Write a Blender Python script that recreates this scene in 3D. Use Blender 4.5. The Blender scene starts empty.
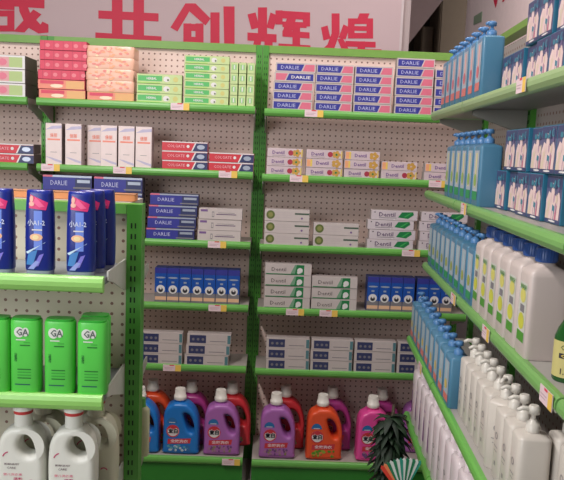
import bpy, bmesh, math, random
from math import sin, cos, pi, sqrt
from mathutils import Vector, Matrix
random.seed(7)
SC = bpy.context.scene
COL = SC.collection

# ------------------------------------------------------------------ camera
F, YAW, PITCH, ROLL = 705.6, 0.018, 0.124, 0.040
EYE = Vector((0, 0, 1.53))
fwd = Vector((sin(YAW)*cos(PITCH), cos(YAW)*cos(PITCH), -sin(PITCH)))
rt = Vector((cos(YAW), -sin(YAW), 0)); up = rt.cross(fwd)
rt, up = (cos(ROLL)*rt + sin(ROLL)*up), (-sin(ROLL)*rt + cos(ROLL)*up)
cam = bpy.data.cameras.new('camera'); camo = bpy.data.objects.new('camera', cam); COL.objects.link(camo)
camo.matrix_world = Matrix(((rt.x, up.x, -fwd.x, EYE.x), (rt.y, up.y, -fwd.y, EYE.y), (rt.z, up.z, -fwd.z, EYE.z), (0, 0, 0, 1)))
cam.sensor_fit = 'HORIZONTAL'; cam.sensor_width = 36; cam.lens = 36*F/564
cam.clip_start = 0.05; cam.clip_end = 60
SC.camera = camo

def at(px, py, Y):
    """point of the plane y = Y that the photograph shows at pixel px, py"""
    d = fwd*F + rt*(px-282) - up*(py-240)
    return EYE + d*((Y-EYE.y)/d.y)
def proj(p):
    v = Vector(p)-EYE; z = v.dot(fwd)
    return 282+F*v.dot(rt)/z, 240-F*v.dot(up)/z
def X_at(px, Z, Y):
    """x of the point at height Z in the plane y = Y seen in pixel column px"""
    a, b = -5.0, 5.0
    for _ in range(40):
        m = (a+b)/2
        if proj((m, Y, Z))[0] < px: a = m
        else: b = m
    return (a+b)/2

# ------------------------------------------------------------------ materials
MATS = {}
def lin(c):
    return tuple(((v/255)/12.92 if v/255 <= 0.04045 else ((v/255+0.055)/1.055)**2.4) for v in c)
def mat(name, rgb, rough=0.45, var=0.06, scale=30, metal=0.0, spec=0.5, trans=0.0):
    if name in MATS: return MATS[name]
    m = bpy.data.materials.new(name); m.use_nodes = True
    nt = m.node_tree; b = nt.nodes['Principled BSDF']
    c = lin(rgb)
    tc = nt.nodes.new('ShaderNodeTexCoord'); nz = nt.nodes.new('ShaderNodeTexNoise'); nz.inputs['Scale'].default_value = scale
    nt.links.new(tc.outputs['Object'], nz.inputs['Vector'])
    mx = nt.nodes.new('ShaderNodeMix'); mx.data_type = 'RGBA'
    mx.inputs[6].default_value = (*[v*(1-var) for v in c], 1); mx.inputs[7].default_value = (*[min(1, v*(1+var)+var*0.01) for v in c], 1)
    nt.links.new(nz.outputs['Fac'], mx.inputs[0]); nt.links.new(mx.outputs[2], b.inputs['Base Color'])
    b.inputs['Roughness'].default_value = rough; b.inputs['Metallic'].default_value = metal
    b.inputs['Specular IOR Level'].default_value = spec
    b.inputs['Transmission Weight'].default_value = trans
    MATS[name] = m; return m
def peg_mat(name, rgb, pitch, axis='XZ', hole=0.17, dark=(136, 102, 90)):
    """painted hardboard with a square grid of round holes"""
    m = mat(name, rgb, 0.6, 0.03, 4); nt = m.node_tree; b = nt.nodes['Principled BSDF']
    src = b.inputs['Base Color'].links[0].from_socket
    tc = nt.nodes.new('ShaderNodeTexCoord'); sp = nt.nodes.new('ShaderNodeSeparateXYZ'); nt.links.new(tc.outputs['Object'], sp.inputs[0])
    def math_(op, a, bb=None):
        n = nt.nodes.new('ShaderNodeMath'); n.operation = op
        for i, v in enumerate((a, bb)):
            if v is None: continue
            if isinstance(v, (int, float)): n.inputs[i].default_value = v
            else: nt.links.new(v, n.inputs[i])
        return n.outputs[0]
    sq = []
    for ax in axis:
        v = math_('DIVIDE', sp.outputs[ax], pitch); v = math_('SUBTRACT', math_('FRACT', v), 0.5); sq.append(math_('MULTIPLY', v, v))
    d = math_('SQRT', math_('ADD', sq[0], sq[1])); h = math_('LESS_THAN', d, hole)
    mx = nt.nodes.new('ShaderNodeMix'); mx.data_type = 'RGBA'
    nt.links.new(h, mx.inputs[0]); nt.links.new(src, mx.inputs[6]); mx.inputs[7].default_value = (*lin(dark), 1)
    nt.links.new(mx.outputs[2], b.inputs['Base Color'])
    return m

GREEN = mat('green_paint', (102, 170, 76), 0.36, 0.05)
GREEND = mat('green_post_paint', (74, 148, 50), 0.42, 0.06)
SLOT = mat('slot_dark', (14, 40, 14), 0.8, 0)
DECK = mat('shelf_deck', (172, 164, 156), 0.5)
BRKT = mat('bracket_paint', (168, 166, 156), 0.5)
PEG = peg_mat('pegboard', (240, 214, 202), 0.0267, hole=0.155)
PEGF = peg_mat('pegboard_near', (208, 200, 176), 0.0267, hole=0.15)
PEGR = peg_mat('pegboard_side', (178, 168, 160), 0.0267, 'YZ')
WHITE = mat('white_print', (226, 222, 220), 0.5)
OFFW = mat('carton_white', (200, 188, 184), 0.5)
PINK = mat('pink_print', (214, 110, 132), 0.45)
BLUE = mat('blue_print', (56, 58, 146), 0.4)
BLUEB = mat('bright_blue_print', (64, 84, 200), 0.35)
NAVY = mat('navy_print', (52, 58, 98), 0.4)
RED = mat('red_print', (206, 54, 66), 0.4)
YEL = mat('yellow_print', (226, 196, 92), 0.45)
GRN = mat('green_print', (66, 168, 84), 0.45)
DGRN = mat('dark_green_print', (26, 122, 66), 0.45)
GREY = mat('grey_print', (128, 124, 128), 0.5)
DARK = mat('dark_print', (48, 44, 52), 0.5)
GOLD = mat('gold_print', (196, 150, 70), 0.5)
SILV = mat('silver_print', (176, 184, 200), 0.3, metal=0.3)

# ------------------------------------------------------------------ mesh builder
_txt = {}
def text_geo(s, bold=0.0, res=1):
    k = (s, bold, res)
    if k in _txt: return _txt[k]
    cu = bpy.data.curves.new('lettering', 'FONT'); cu.body = s; cu.offset = bold; cu.resolution_u = res
    o = bpy.data.objects.new('lettering', cu); COL.objects.link(o)
    dg = bpy.context.evaluated_depsgraph_get()
    me = bpy.data.meshes.new_from_object(o.evaluated_get(dg))
    vs = [(v.co.x, v.co.y) for v in me.vertices]; fs = [tuple(p.vertices) for p in me.polygons]
    x0 = min(v[0] for v in vs); x1 = max(v[0] for v in vs); y0 = min(v[1] for v in vs); y1 = max(v[1] for v in vs)
    vs = [((x-x0)/(x1-x0), (y-y0)/(y1-y0)) for x, y in vs]
    bpy.data.objects.remove(o); bpy.data.curves.remove(cu); bpy.data.meshes.remove(me)
    _txt[k] = (vs, fs); return _txt[k]

class P:
    """collects shapes and links them as one mesh object"""
    def __init__(s): s.v = []; s.f = []; s.m = []; s.mats = []; s.sm = []
    def mi(s, m):
        if m not in s.mats: s.mats.append(m)
        return s.mats.index(m)
    def add(s, vs, fs, m, smooth=False):
        o = len(s.v); k = s.mi(m); s.v += [tuple(v) for v in vs]
        for f in fs: s.f.append(tuple(i+o for i in f)); s.m.append(k); s.sm.append(smooth)
        return s
    def box(s, x0, x1, y0, y1, z0, z1, m, ch=0.0):
        if ch:
            c = ch; vs = []
            for z, e in ((z0, c), (z0+c, 0), (z1-c, 0), (z1, c)):
                X0, X1, Y0, Y1 = x0+e, x1-e, y0+e, y1-e
                vs += [(X0+c-e, Y0, z), (X1-c+e, Y0, z), (X1, Y0+c-e, z), (X1, Y1-c+e, z), (X1-c+e, Y1, z), (X0+c-e, Y1, z), (X0, Y1-c+e, z), (X0, Y0+c-e, z)]
            fs = [tuple(range(7, -1, -1)), tuple(range(24, 32))]
            for r in range(3):
                for i in range(8): j = (i+1) % 8; fs.append((r*8+i, r*8+j, r*8+8+j, r*8+8+i))
            return s.add(vs, fs, m)
        vs = [(x0, y0, z0), (x1, y0, z0), (x1, y1, z0), (x0, y1, z0), (x0, y0, z1), (x1, y0, z1), (x1, y1, z1), (x0, y1, z1)]
        return s.add(vs, [(0, 3, 2, 1), (4, 5, 6, 7), (0, 1, 5, 4), (1, 2, 6, 5), (2, 3, 7, 6), (3, 0, 4, 7)], m)
    def sweepx(s, prof, x0, x1, m, smooth=False):
        """profile of (y,z) points, counter-clockwise seen from +x, swept along x"""
        n = len(prof); vs = [(x0, y, z) for y, z in prof]+[(x1, y, z) for y, z in prof]
        fs = [(i, i+n, (i+1) % n+n, (i+1) % n) for i in range(n)]+[tuple(range(n)), tuple(range(2*n-1, n-1, -1))]
        return s.add(vs, fs, m, smooth)
    def loft(s, secs, m, n=24, e=2.0, caps=True, smooth=True, cx=0, cy=0):
        """stack of superellipse rings (z, half width, half depth[, exponent[, x shift]])"""
        vs = []
        for sec in secs:
            z, a, b = sec[:3]; ee = sec[3] if len(sec) > 3 else e; sx = sec[4] if len(sec) > 4 else 0
            for i in range(n):
                t = 2*pi*i/n; c, d = cos(t), sin(t)
                vs.append((cx+sx+a*math.copysign(abs(c)**(2/ee), c), cy+b*math.copysign(abs(d)**(2/ee), d), z))
        k = len(secs); fs = []
        for r in range(k-1):
            for i in range(n):
                j = (i+1) % n; fs.append((r*n+i, r*n+j, (r+1)*n+j, (r+1)*n+i))
        s.add(vs, fs, m, smooth)
        if caps: s.add(vs[:n], [tuple(range(n-1, -1, -1))], m); s.add(vs[-n:], [tuple(range(n))], m)
        return s
    def tube(s, pts, r, m, n=8):
        vs = []; pts = [Vector(p) for p in pts]
        for i, p in enumerate(pts):
            d = (pts[min(i+1, len(pts)-1)]-pts[max(i-1, 0)]).normalized()
            a = d.orthogonal().normalized(); b = d.cross(a); rr = r[i] if isinstance(r, (list, tuple)) else r
            for k in range(n): t = 2*pi*k/n; vs.append(p+a*cos(t)*rr+b*sin(t)*rr)
        fs = [(i*n+k, i*n+(k+1) % n, (i+1)*n+(k+1) % n, (i+1)*n+k) for i in range(len(pts)-1) for k in range(n)]
        fs += [tuple(range(n-1, -1, -1)), tuple(range((len(pts)-1)*n, len(pts)*n))]
        return s.add(vs, fs, m, True)
    # flat printed shapes on a front face (y = y0 facing -y) in u,v; surf maps onto a curved front
    def flat(s, poly, y0, m, surf=None, off=0.0005):
        if surf is None: return s.add([(u, y0-off, v) for u, v in poly], [tuple(range(len(poly)))], m)
        # curved: slice the polygon's span into a fan grid of quads (poly must be a convex quad: bl, br, tr, tl)
        bl, br, tr, tl = [Vector(p) for p in poly]; nu, nv = 8, 8; vs = []
        for j in range(nv+1):
            for i in range(nu+1):
                a = bl.lerp(br, i/nu); b = tl.lerp(tr, i/nu); q = a.lerp(b, j/nv); vs.append((q.x, surf(q.x, q.y)-off, q.y))
        fs = [(j*(nu+1)+i, j*(nu+1)+i+1, (j+1)*(nu+1)+i+1, (j+1)*(nu+1)+i) for j in range(nv) for i in range(nu)]
        return s.add(vs, fs, m, True)
    def rect(s, u0, u1, v0, v1, y0, m, surf=None, off=0.0005, sk=0.0):
        return s.flat([(u0, v0), (u1, v0), (u1+sk, v1), (u0+sk, v1)], y0, m, surf, off)
    def disc(s, u, v, r, y0, m, surf=None, off=0.0008, n=18, ry=None, hole=0.0, a0=0, a1=2*pi):
        ry = ry or r; f = (lambda x, z: y0) if surf is None else surf
        K = 3; vs = []
        for k in range(K+1):
            q = hole+(1-hole)*k/K
            for i in range(n+1): t = a0+(a1-a0)*i/n; x = u+r*q*cos(t); z = v+ry*q*sin(t); vs.append((x, f(x, z)-off, z))
        fs = [(k*(n+1)+i, (k+1)*(n+1)+i, (k+1)*(n+1)+i+1, k*(n+1)+i+1) for k in range(K) for i in range(n)]
        return s.add(vs, fs, m, surf is not None)
    def text(s, t, u0, u1, v0, v1, y0, m, surf=None, off=0.0011, bold=0.02, sk=0.0, res=1):
        vs, fs = text_geo(t, bold, res); f = (lambda x, z: y0) if surf is None else surf
        out = []
        for a, b in vs:
            x = u0+(u1-u0)*a+sk*b; z = v0+(v1-v0)*b; out.append((x, f(x, z)-off, z))
        return s.add(out, fs, m)
    def mesh(s, name, origin=(0, 0, 0)):
        me = bpy.data.meshes.new(name); ox, oy, oz = origin
        me.from_pydata([(x-ox, y-oy, z-oz) for x, y, z in s.v], [], s.f)
        for m in s.mats: me.materials.append(m)
        me.polygons.foreach_set('material_index', s.m); me.polygons.foreach_set('use_smooth', s.sm); me.update()
        return me
    def build(s, name, parent=None, origin=(0, 0, 0)):
        me = s.mesh(name, origin)
        if name in ('post', 'bracket', 'price_rail', 'shelf', 'top_rail', 'pegboard', 'edge_strip', 'kick_plate'):
            bm = bmesh.new(); bm.from_mesh(me); bmesh.ops.recalc_face_normals(bm, faces=bm.faces); bm.to_mesh(me); bm.free()
        o = bpy.data.objects.new(name, me); COL.objects.link(o)
        if parent: o.parent = parent
        return o

def tag(o, label=None, cat=None, group=None, kind=None):
    if label: o['label'] = label
    if cat: o['category'] = cat
    if group: o['group'] = group
    if kind: o['kind'] = kind
    return o
def empty(name, loc, rz=0):
    o = bpy.data.objects.new(name, None); COL.objects.link(o); o.location = loc; o.rotation_euler = (0, 0, rz); o.empty_display_size = 0.05; return o
def copy_tree(o, parent=None):
    c = o.copy(); COL.objects.link(c)
    if parent: c.parent = parent
    for ch in list(o.children): copy_tree(ch, c)
    return c
class Proto:
    """hands out the first instance itself, then copies"""
    def __init__(s, o): s.o = o; s.used = False
    def get(s):
        if not s.used: s.used = True; return s.o
        return copy_tree(s.o)
def put(pr, loc, rz, label, cat, group):
    o = pr.get(); o.location = loc; o.rotation_euler = (0, 0, rz); tag(o, label, cat, group); return o
def outline(name, loops, thick, bev, m, parent=None, res=3):
    """2-D outline (with holes) given real thickness and rounded edges; upright in the xz plane"""
    cu = bpy.data.curves.new(name, 'CURVE'); cu.dimensions = '2D'; cu.fill_mode = 'BOTH'
    cu.extrude = thick/2-bev; cu.bevel_depth = bev; cu.bevel_resolution = res; cu.offset = -bev
    for lp in loops:
        sp = cu.splines.new('POLY'); sp.points.add(len(lp)-1); sp.use_cyclic_u = True
        for p, q in zip(sp.points, lp): p.co = (q[0], q[1], 0, 1)
    o = bpy.data.objects.new(name, cu); COL.objects.link(o); dg = bpy.context.evaluated_depsgraph_get()
    me = bpy.data.meshes.new_from_object(o.evaluated_get(dg)); bpy.data.objects.remove(o); bpy.data.curves.remove(cu)
    me.transform(Matrix.Rotation(pi/2, 4, 'X')); me.materials.clear(); me.materials.append(m); me.name = name
    for p in me.polygons: p.use_smooth = abs(p.normal.y) < 0.97
    o = bpy.data.objects.new(name, me); COL.objects.link(o)
    if parent: o.parent = parent
    return o
def smooth_loop(pts, n=6):
    """closed Catmull-Rom through pts"""
    out = []; k = len(pts)
    for i in range(k):
        p0, p1, p2, p3 = [Vector(pts[(i+d) % k]) for d in (-1, 0, 1, 2)]
        for j in range(n):
            t = j/n
            out.append(tuple(0.5*((2*p1)+(p2-p0)*t+(2*p0-5*p1+4*p2-p3)*t*t+(3*p1-p0-3*p2+p3)*t**3)))
    return out
ORD = ['nearest', 'second', 'third', 'fourth', 'fifth', 'sixth', 'seventh', 'eighth', 'ninth', 'tenth', 'eleventh', 'twelfth', 'thirteenth', 'fourteenth', 'fifteenth']
TOPW = {1: ['only'], 2: ['top', 'bottom'], 3: ['top', 'middle', 'bottom'], 4: ['top', 'second', 'third', 'bottom'], 5: ['top', 'second', 'third', 'fourth', 'bottom'], 6: ['top', 'second', 'third', 'fourth', 'fifth', 'bottom']}

# ------------------------------------------------------------------ back shelving
YL, YP = 3.155, 3.388            # lip plane and pegboard plane
YB = 3.075                       # lip of the deeper base shelf
SH = {1: 1.725, 2: 1.437, 3: 1.121, 4: 0.830, 5: 0.542, 6: 0.134}
ZT = 2.020
XG = [-2.06, -1.063, -0.064, 0.935]   # post lines
def lip(p, x0, x1, y, z, h=0.032, m=None):
    m = m or GREEN
    prof = [(y+0.014, z), (y+0.004, z), (y-0.002, z-0.004), (y-0.005, z-h*0.35), (y-0.005, z-h*0.62), (y+0.001, z-h*0.9), (y+0.006, z-h), (y+0.014, z-h)]
    p.sweepx(prof, x0, x1, m)
def slots(p, x, y, z0, z1, pitch, m=SLOT, w=0.003, h=0.011):
    z = z0
    while z < z1: p.box(x-w/2, x+w/2, y-0.0006, y+0.0005, z, z+h, m); z += pitch
def bracket(x, y0, y1, z, parent, org, drop0=0.03, drop1=0.075, t=0.004, name='bracket', m=None):
    p = P(); m = m or BRKT
    prof = [(y0, z), (y0, z-drop0*0.6), (y0+(y1-y0)*0.3, z-drop0), (y1, z-drop1), (y1, z)]
    p.sweepx(prof, x-t/2, x+t/2, m); return p.build(name, parent, org)
def bay(x0, x1, label, shelves, dz=0.0, post_right=True, shelf_gap=0.021):
    r = empty('shelving_unit', ((x0+x1)/2, YP, 0)); tag(r, label, 'shelving', 'wall shelving bays'); og = r.location
    p = P(); p.box(x0+0.01, x1-0.01, YP+0.004, YP+0.012, 0.06, ZT-0.02, PEG); p.build('pegboard', r, (x0, YP, 0)).location = (x0-og.x, 0, 0)
    for x in ([x0] if not post_right else [x0, x1]):
        side = 1 if x == x0 else -1
        p = P(); xa, xb = sorted((x+side*0.0008, x+side*0.03))
        p.box(xa, xb, YP-0.012, YP+0.04, 0, ZT, GREEND)
        slots(p, (xa+xb)/2-0.004, YP-0.012, 0.12, ZT-0.05, 0.0267); slots(p, (xa+xb)/2+0.006, YP-0.012, 0.12, ZT-0.05, 0.0267)
        p.build('post', r, og)
    p = P(); p.box(x0+0.031, x1-0.031, YP-0.014, YP+0.03, ZT-0.034, ZT, mat('rail_green_paint', (118, 164, 74), 0.4)); p.build('top_rail', r, og)
    for k in shelves:
        z = SH[k]+dz; yl = YB if k == 6 else YL
        p = P(); p.box(x0+shelf_gap, x1-shelf_gap, yl+0.014, YP-0.013, z-0.026, z-0.004, DECK); d = p.build('shelf', r, og)
        p = P(); lip(p, x0+shelf_gap, x1-shelf_gap, yl, z, 0.034)
        p.build('price_rail', d, og)
        for x in (x0+shelf_gap+0.004, x1-shelf_gap-0.004):
            if k != 6: bracket(x, yl+0.02, YP-0.013, z-0.027, d, og)
    p = P(); p.box(x0+0.021, x1-0.021, YB+0.012, YB+0.03, 0.0, SH[6]+dz-0.038, mat('kick_green', (44, 128, 40), 0.45)); p.build('kick_plate', r, og)
    return r
bay(XG[0], XG[1], 'green framed pegboard bay cut off by the left edge of the view', (1, 2, 3, 4, 5, 6), 0.0)
bay(XG[1], XG[2], 'green framed pegboard bay between the two slotted posts, behind the near stand', (1, 2, 3, 4, 5, 6), 0.0)
bay(XG[2], XG[3], 'green framed pegboard bay right of the centre post, running behind the side rack', (1, 2, 3, 4, 5, 6), -0.006)
DZ = {0: 0.0, 1: 0.0, 2: -0.006}
def deck(k, b=1): return SH[k]+DZ[b]-0.0035

# ------------------------------------------------------------------ cartons
def carton(w, h, d, body, draw, name='toothpaste_carton'):
    p = P(); p.box(-w/2, w/2, -d/2, d/2, 0.0004, h, body, 0.0012); draw(p, w, h, -d/2); return Proto(p.build(name))
def sx(px0, px1, k, Y): return (px1-px0)/F*(Y-0.0)*0.997
CB = {}
def stack(draw, body, name, k, b, px0, px1, rows, rowpx, desc, place, group, depth=0.05, Yf=YL+0.006, jit=0.0015, special=None, cat='carton', offs=None, pitchfac=1.0):
    """pile of flat cartons whose front spans px0..px1 in the photo, on shelf k of bay b"""
    zb = deck(k, b); x0 = X_at(px0, zb+0.02, Yf); x1 = X_at(px1, zb+0.02, Yf); w = x1-x0; h = rowpx/F*Yf*1.0
    out = []
    for i in range(rows):           # from the bottom up
        key = (name, draw, round(w, 3), round(h, 4))
        dr = draw
        if special and (rows-1-i) in special: key = key+('s', special[rows-1-i]); dr = special[rows-1-i]
        if key not in CB: CB[key] = carton(w-0.0015, h-0.0006, depth, body, dr, name)
        pos = TOPW[rows][rows-1-i]
        if rows == 1: lab = f'{desc}, {place}'
        else: lab = f'{desc}, {pos} of {place}'
        dx = random.uniform(-jit, jit)+(offs[rows-1-i] if offs else 0)
        out.append(put(CB[key], ((x0+x1)/2+dx, Yf+depth/2+random.uniform(0, 0.002), zb+i*h+0.0003), random.uniform(-0.006, 0.006), lab, cat, group))
    return out

def d_bluepink(p, w, h, y):
    p.rect(-w/2+0.001, w/2-0.001, h*0.02, h*0.98, y, OFFW, off=0.0003)
    p.flat([(-w*0.47, h*0.14), (w*0.14, h*0.14), (w*0.21, h*0.86), (-w*0.47, h*0.86)], y, BLUE, off=0.0006)
    p.flat([(w*0.17, h*0.14), (w*0.47, h*0.14), (w*0.47, h*0.86), (w*0.24, h*0.86)], y, PINK, off=0.0006)
    p.text('DARLIE', -w*0.37, w*0.08, h*0.32, h*0.68, y, mat('ink_pale_blue', (190, 192, 226)), bold=0.0)
def d_bluepink_flip(p, w, h, y):
    p.rect(-w/2+0.001, w/2-0.001, h*0.02, h*0.98, y, OFFW, off=0.0003)
    p.flat([(-w*0.47, h*0.14), (-w*0.24, h*0.14), (-w*0.17, h*0.86), (-w*0.47, h*0.86)], y, PINK, off=0.0006)
    p.flat([(-w*0.21, h*0.14), (w*0.47, h*0.14), (w*0.47, h*0.86), (-w*0.14, h*0.86)], y, BLUE, off=0.0006)
    p.text('DARLIE', -w*0.08, w*0.4, h*0.34, h*0.66, y, WHITE, bold=0.02)
def d_blueband(p, w, h, y):
    p.rect(-w/2+0.001, w/2-0.001, h*0.02, h*0.98, y, BLUE, off=0.0003)
    p.rect(-w/2+0.001, w/2-0.001, h*0.86, h*0.985, y, SILV, off=0.0006)
    p.rect(-w/2+0.001, -w*0.3, h*0.86, h*0.985, y, PINK, off=0.0008)
    p.rect(w*0.16, w*0.49, h*0.02, h*0.82, y, NAVY, off=0.0006)
    p.rect(w*0.2, w*0.46, h*0.52, h*0.72, y, SILV, off=0.0009)
    p.rect(w*0.12, w*0.48, h*0.14, h*0.24, y, GREY, off=0.0009)
    p.text('DARLIE', -w*0.34, w*0.0, h*0.34, h*0.64, y, mat('ink_pale_blue', (190, 192, 226)), bold=0.0)
def d_redblue(p, w, h, y):
    p.rect(-w/2+0.001, w/2-0.001, h*0.02, h*0.98, y, RED, off=0.0003)
    p.flat([(w*0.17, h*0.02), (w*0.495, h*0.02), (w*0.495, h*0.86), (w*0.24, h*0.86)], y, NAVY, off=0.0006)
    p.flat([(w*0.14, h*0.02), (w*0.17, h*0.02), (w*0.25, h*0.86), (w*0.22, h*0.86)], y, WHITE, off=0.0009)
    p.rect(-w/2+0.001, w/2-0.001, h*0.88, h*0.99, y, WHITE, off=0.0006)
    p.disc(w*0.35, h*0.46, w*0.085, y, SILV, ry=h*0.24)
    p.disc(w*0.07, h*0.5, h*0.16, y, WHITE, off=0.0009)
    p.text('COLGATE', -w*0.38, w*0.0, h*0.35, h*0.64, y, mat('pale_pink', (236, 180, 186)), bold=0.0)
FLOW = [0]
def d_floral(p, w, h, y):
    p.rect(-w/2+0.001, w/2-0.001, h*0.03, h*0.97, y, mat('pale_lilac_print', (206, 186, 190)), off=0.0003)
    p.text('Dentil', -w*0.36, -w*0.02, h*0.32, h*0.72, y, mat('violet_print', (120, 88, 140)), bold=0.02)
    p.rect(-w*0.36, w*0.02, h*0.16, h*0.2, y, GREY, off=0.0006)
    p.disc(w*0.16, h*0.5, h*0.3, y, mat('cherry_print', (168, 52, 72)), off=0.0008)
    for k in range(5): p.disc(w*0.33+0.3*h*cos(k*1.26), h*0.5+0.26*h*sin(k*1.26), h*0.2, y, GOLD, off=0.0006+k*0.0001, n=8)
    p.disc(w*0.33, h*0.5, h*0.12, y, DGRN, off=0.0013, n=8)
    p.rect(w*0.46, w*0.492, h*0.1, h*0.9, y, YEL, off=0.0006)
def d_floral_mid(p, w, h, y):
    p.rect(-w/2+0.001, w/2-0.001, h*0.03, h*0.97, y, mat('pale_lilac_print', (206, 186, 190)), off=0.0003)
    p.text('Dentil', -w*0.22, w*0.12, h*0.32, h*0.72, y, mat('violet_print', (120, 88, 140)), bold=0.02)
    for k in range(5): p.disc(w*0.33+0.34*h*cos(k*1.26), h*0.5+0.26*h*sin(k*1.26), h*0.22, y, GOLD, off=0.0006+k*0.0001, n=8)
    p.rect(-w*0.48, -w*0.38, h*0.1, h*0.9, y, mat('peach_print', (232, 164, 120)), off=0.0006)
    p.rect(-w*0.38, -w*0.33, h*0.1, h*0.9, y, YEL, off=0.0006)
def d_emblem(p, w, h, y):
    p.rect(-w/2+0.001, w/2-0.001, h*0.02, h*0.98, y, OFFW, off=0.0003)
    p.disc(-w*0.37, h*0.52, h*0.36, y, mat('olive_print', (96, 108, 52)))
    p.disc(-w*0.37, h*0.52, h*0.2, y, mat('olive_light', (140, 140, 80)), off=0.0011)
    p.rect(w*0.17, w*0.49, h*0.58, h*0.72, y, mat('slate_green', (72, 92, 76)), off=0.0006)
    for q in (0.3, 0.5, 0.68): p.rect(-w*0.26, w*0.1, h*q, h*(q+0.05), y, mat('faint_print', (196, 182, 182)), off=0.0006)
    p.disc(w*0.33, h*0.28, h*0.09, y, mat('violet_print', (120, 88, 140)), n=8)
def d_leaf(p, w, h, y):
    p.rect(-w/2+0.001, w/2-0.001, h*0.02, h*0.98, y, mat('pearl_print', (208, 196, 200), 0.25), off=0.0003)
    p.text('Dentil', -w*0.33, w*0.02, h*0.34, h*0.78, y, mat('violet_grey', (104, 84, 112)), bold=0.015)
    p.rect(-w*0.33, w*0.05, h*0.2, h*0.25, y, GREY, off=0.0006)
    p.flat([(w*0.08, h*0.3), (w*0.3, h*0.18), (w*0.42, h*0.6), (w*0.4, h*0.9), (w*0.16, h*0.84)], y, DGRN, off=0.0006)
    p.flat([(w*0.2, h*0.35), (w*0.24, h*0.33), (w*0.38, h*0.8), (w*0.34, h*0.8)], y, GRN, off=0.0009)
    p.disc(-w*0.42, h*0.78, h*0.07, y, DARK, n=8)
    p.disc(-w*0.0, h*0.1, h*0.06, y, WHITE, n=8)
def d_dentil(p, w, h, y):
    p.rect(-w/2+0.001, w/2-0.001, h*0.02, h*0.98, y, OFFW, off=0.0003)
    p.flat([(w*0.05, h*0.04), (w*0.34, h*0.04), (w*0.34, h*0.92), (w*0.18, h*0.92)], y, DGRN, off=0.0006)
    p.flat([(w*0.05, h*0.14), (w*0.14, h*0.14), (w*0.18, h*0.92), (w*0.14, h*0.92)], y, mat('sage', (120, 160, 130)), off=0.0008)
    p.rect(-w*0.48, w*0.2, h*0.03, h*0.11, y, DGRN, off=0.0008)
    p.disc(w*0.25, h*0.42, h*0.25, y, WHITE, off=0.0010, n=10)
    p.disc(w*0.22, h*0.25, h*0.14, y, WHITE, off=0.0012, n=8)
    p.text('Dentil', -w*0.36, -w*0.05, h*0.32, h*0.66, y, mat('ink_brown', (84, 74, 74)), bold=0.0)
def d_navylabel(p, w, h, y):
    p.rect(-w/2+0.001, w/2-0.001, h*0.02, h*0.98, y, OFFW, off=0.0003)
    p.rect(-w*0.44, -w*0.07, h*0.12, h*0.86, y, NAVY, off=0.0006)
    for q in (-0.36, -0.25, -0.14): p.disc(w*q, h*0.47, h*0.13, y, GREY, n=8)
    p.rect(w*0.02, w*0.38, h*0.28, h*0.34, y, GREY, off=0.0006)
    p.rect(w*0.42, w*0.49, h*0.1, h*0.9, y, mat('teal_print', (86, 128, 134)), off=0.0006)
def d_plainwhite(p, w, h, y):
    p.rect(-w/2+0.001, w/2-0.001, h*0.02, h*0.98, y, OFFW, off=0.0003)
    p.rect(-w*0.46, -w*0.3, h*0.68, h*0.88, y, mat('violet_print', (120, 88, 140)), off=0.0006)
    p.rect(-w*0.2, -w*0.15, h*0.2, h*0.7, y, GREY, off=0.0006); p.rect(-w*0.19, -w*0.16, h*0.28, h*0.62, y, OFFW, off=0.0009)
    p.rect(-w*0.1, w*0.36, h*0.42, h*0.5, y, mat('violet_grey', (104, 84, 112)), off=0.0006)
    p.rect(-w*0.06, w*0.32, h*0.58, h*0.62, y, GREY, off=0.0006)
def d_greenherb(p, w, h, y):
    p.rect(-w/2+0.001, w/2-0.001, h*0.02, h*0.98, y, mat('pale_green_print', (196, 214, 150)), off=0.0003)
    p.rect(-w*0.47, w*0.06, h*0.25, h*0.82, y, mat('leaf_green_print', (88, 184, 100)), off=0.0006)
    p.rect(-w*0.47, w*0.02, h*0.02, h*0.16, y, mat('lime_print', (170, 214, 110)), off=0.0006)
    p.disc(w*0.16, h*0.5, h*0.36, y, WHITE, n=10, ry=h*0.3); p.disc(w*0.19, h*0.42, h*0.12, y, mat('moss', (90, 110, 70)), off=0.0011, n=8)
    p.disc(w*0.36, h*0.5, h*0.28, y, mat('olive_pale', (206, 200, 120)), n=10)
    p.text('HERBAL', -w*0.28, -w*0.06, h*0.4, h*0.66, y, WHITE, bold=0.02)
def d_greenend(p, w, h, y):
    p.rect(-w/2+0.001, w/2-0.001, h*0.02, h*0.98, y, mat('pale_green_print', (196, 214, 150)), off=0.0003)
    p.rect(-w*0.3, w*0.3, h*0.3, h*0.8, y, mat('mint_print', (150, 200, 130)), off=0.0006)
    p.rect(-w*0.08, w*0.08, h*0.35, h*0.75, y, WHITE, off=0.0009)
def d_redsoap(p, w, h, y):
    p.rect(-w/2+0.001, w/2-0.001, h*0.04, h*0.96, y, mat('rose_red_print', (214, 66, 92)), off=0.0003)
    for k in range(5):
        u = -w*0.4+k*w*0.2
        p.rect(u-w*0.002, u+w*0.004, h*0.04, h*0.96, y, mat('deep_rose', (170, 44, 70)), off=0.0006)
        p.disc(u+w*0.07, h*0.5, w*0.05, y, mat('pale_rose', (228, 124, 134)), ry=h*0.22, n=8, off=0.0009)
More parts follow.
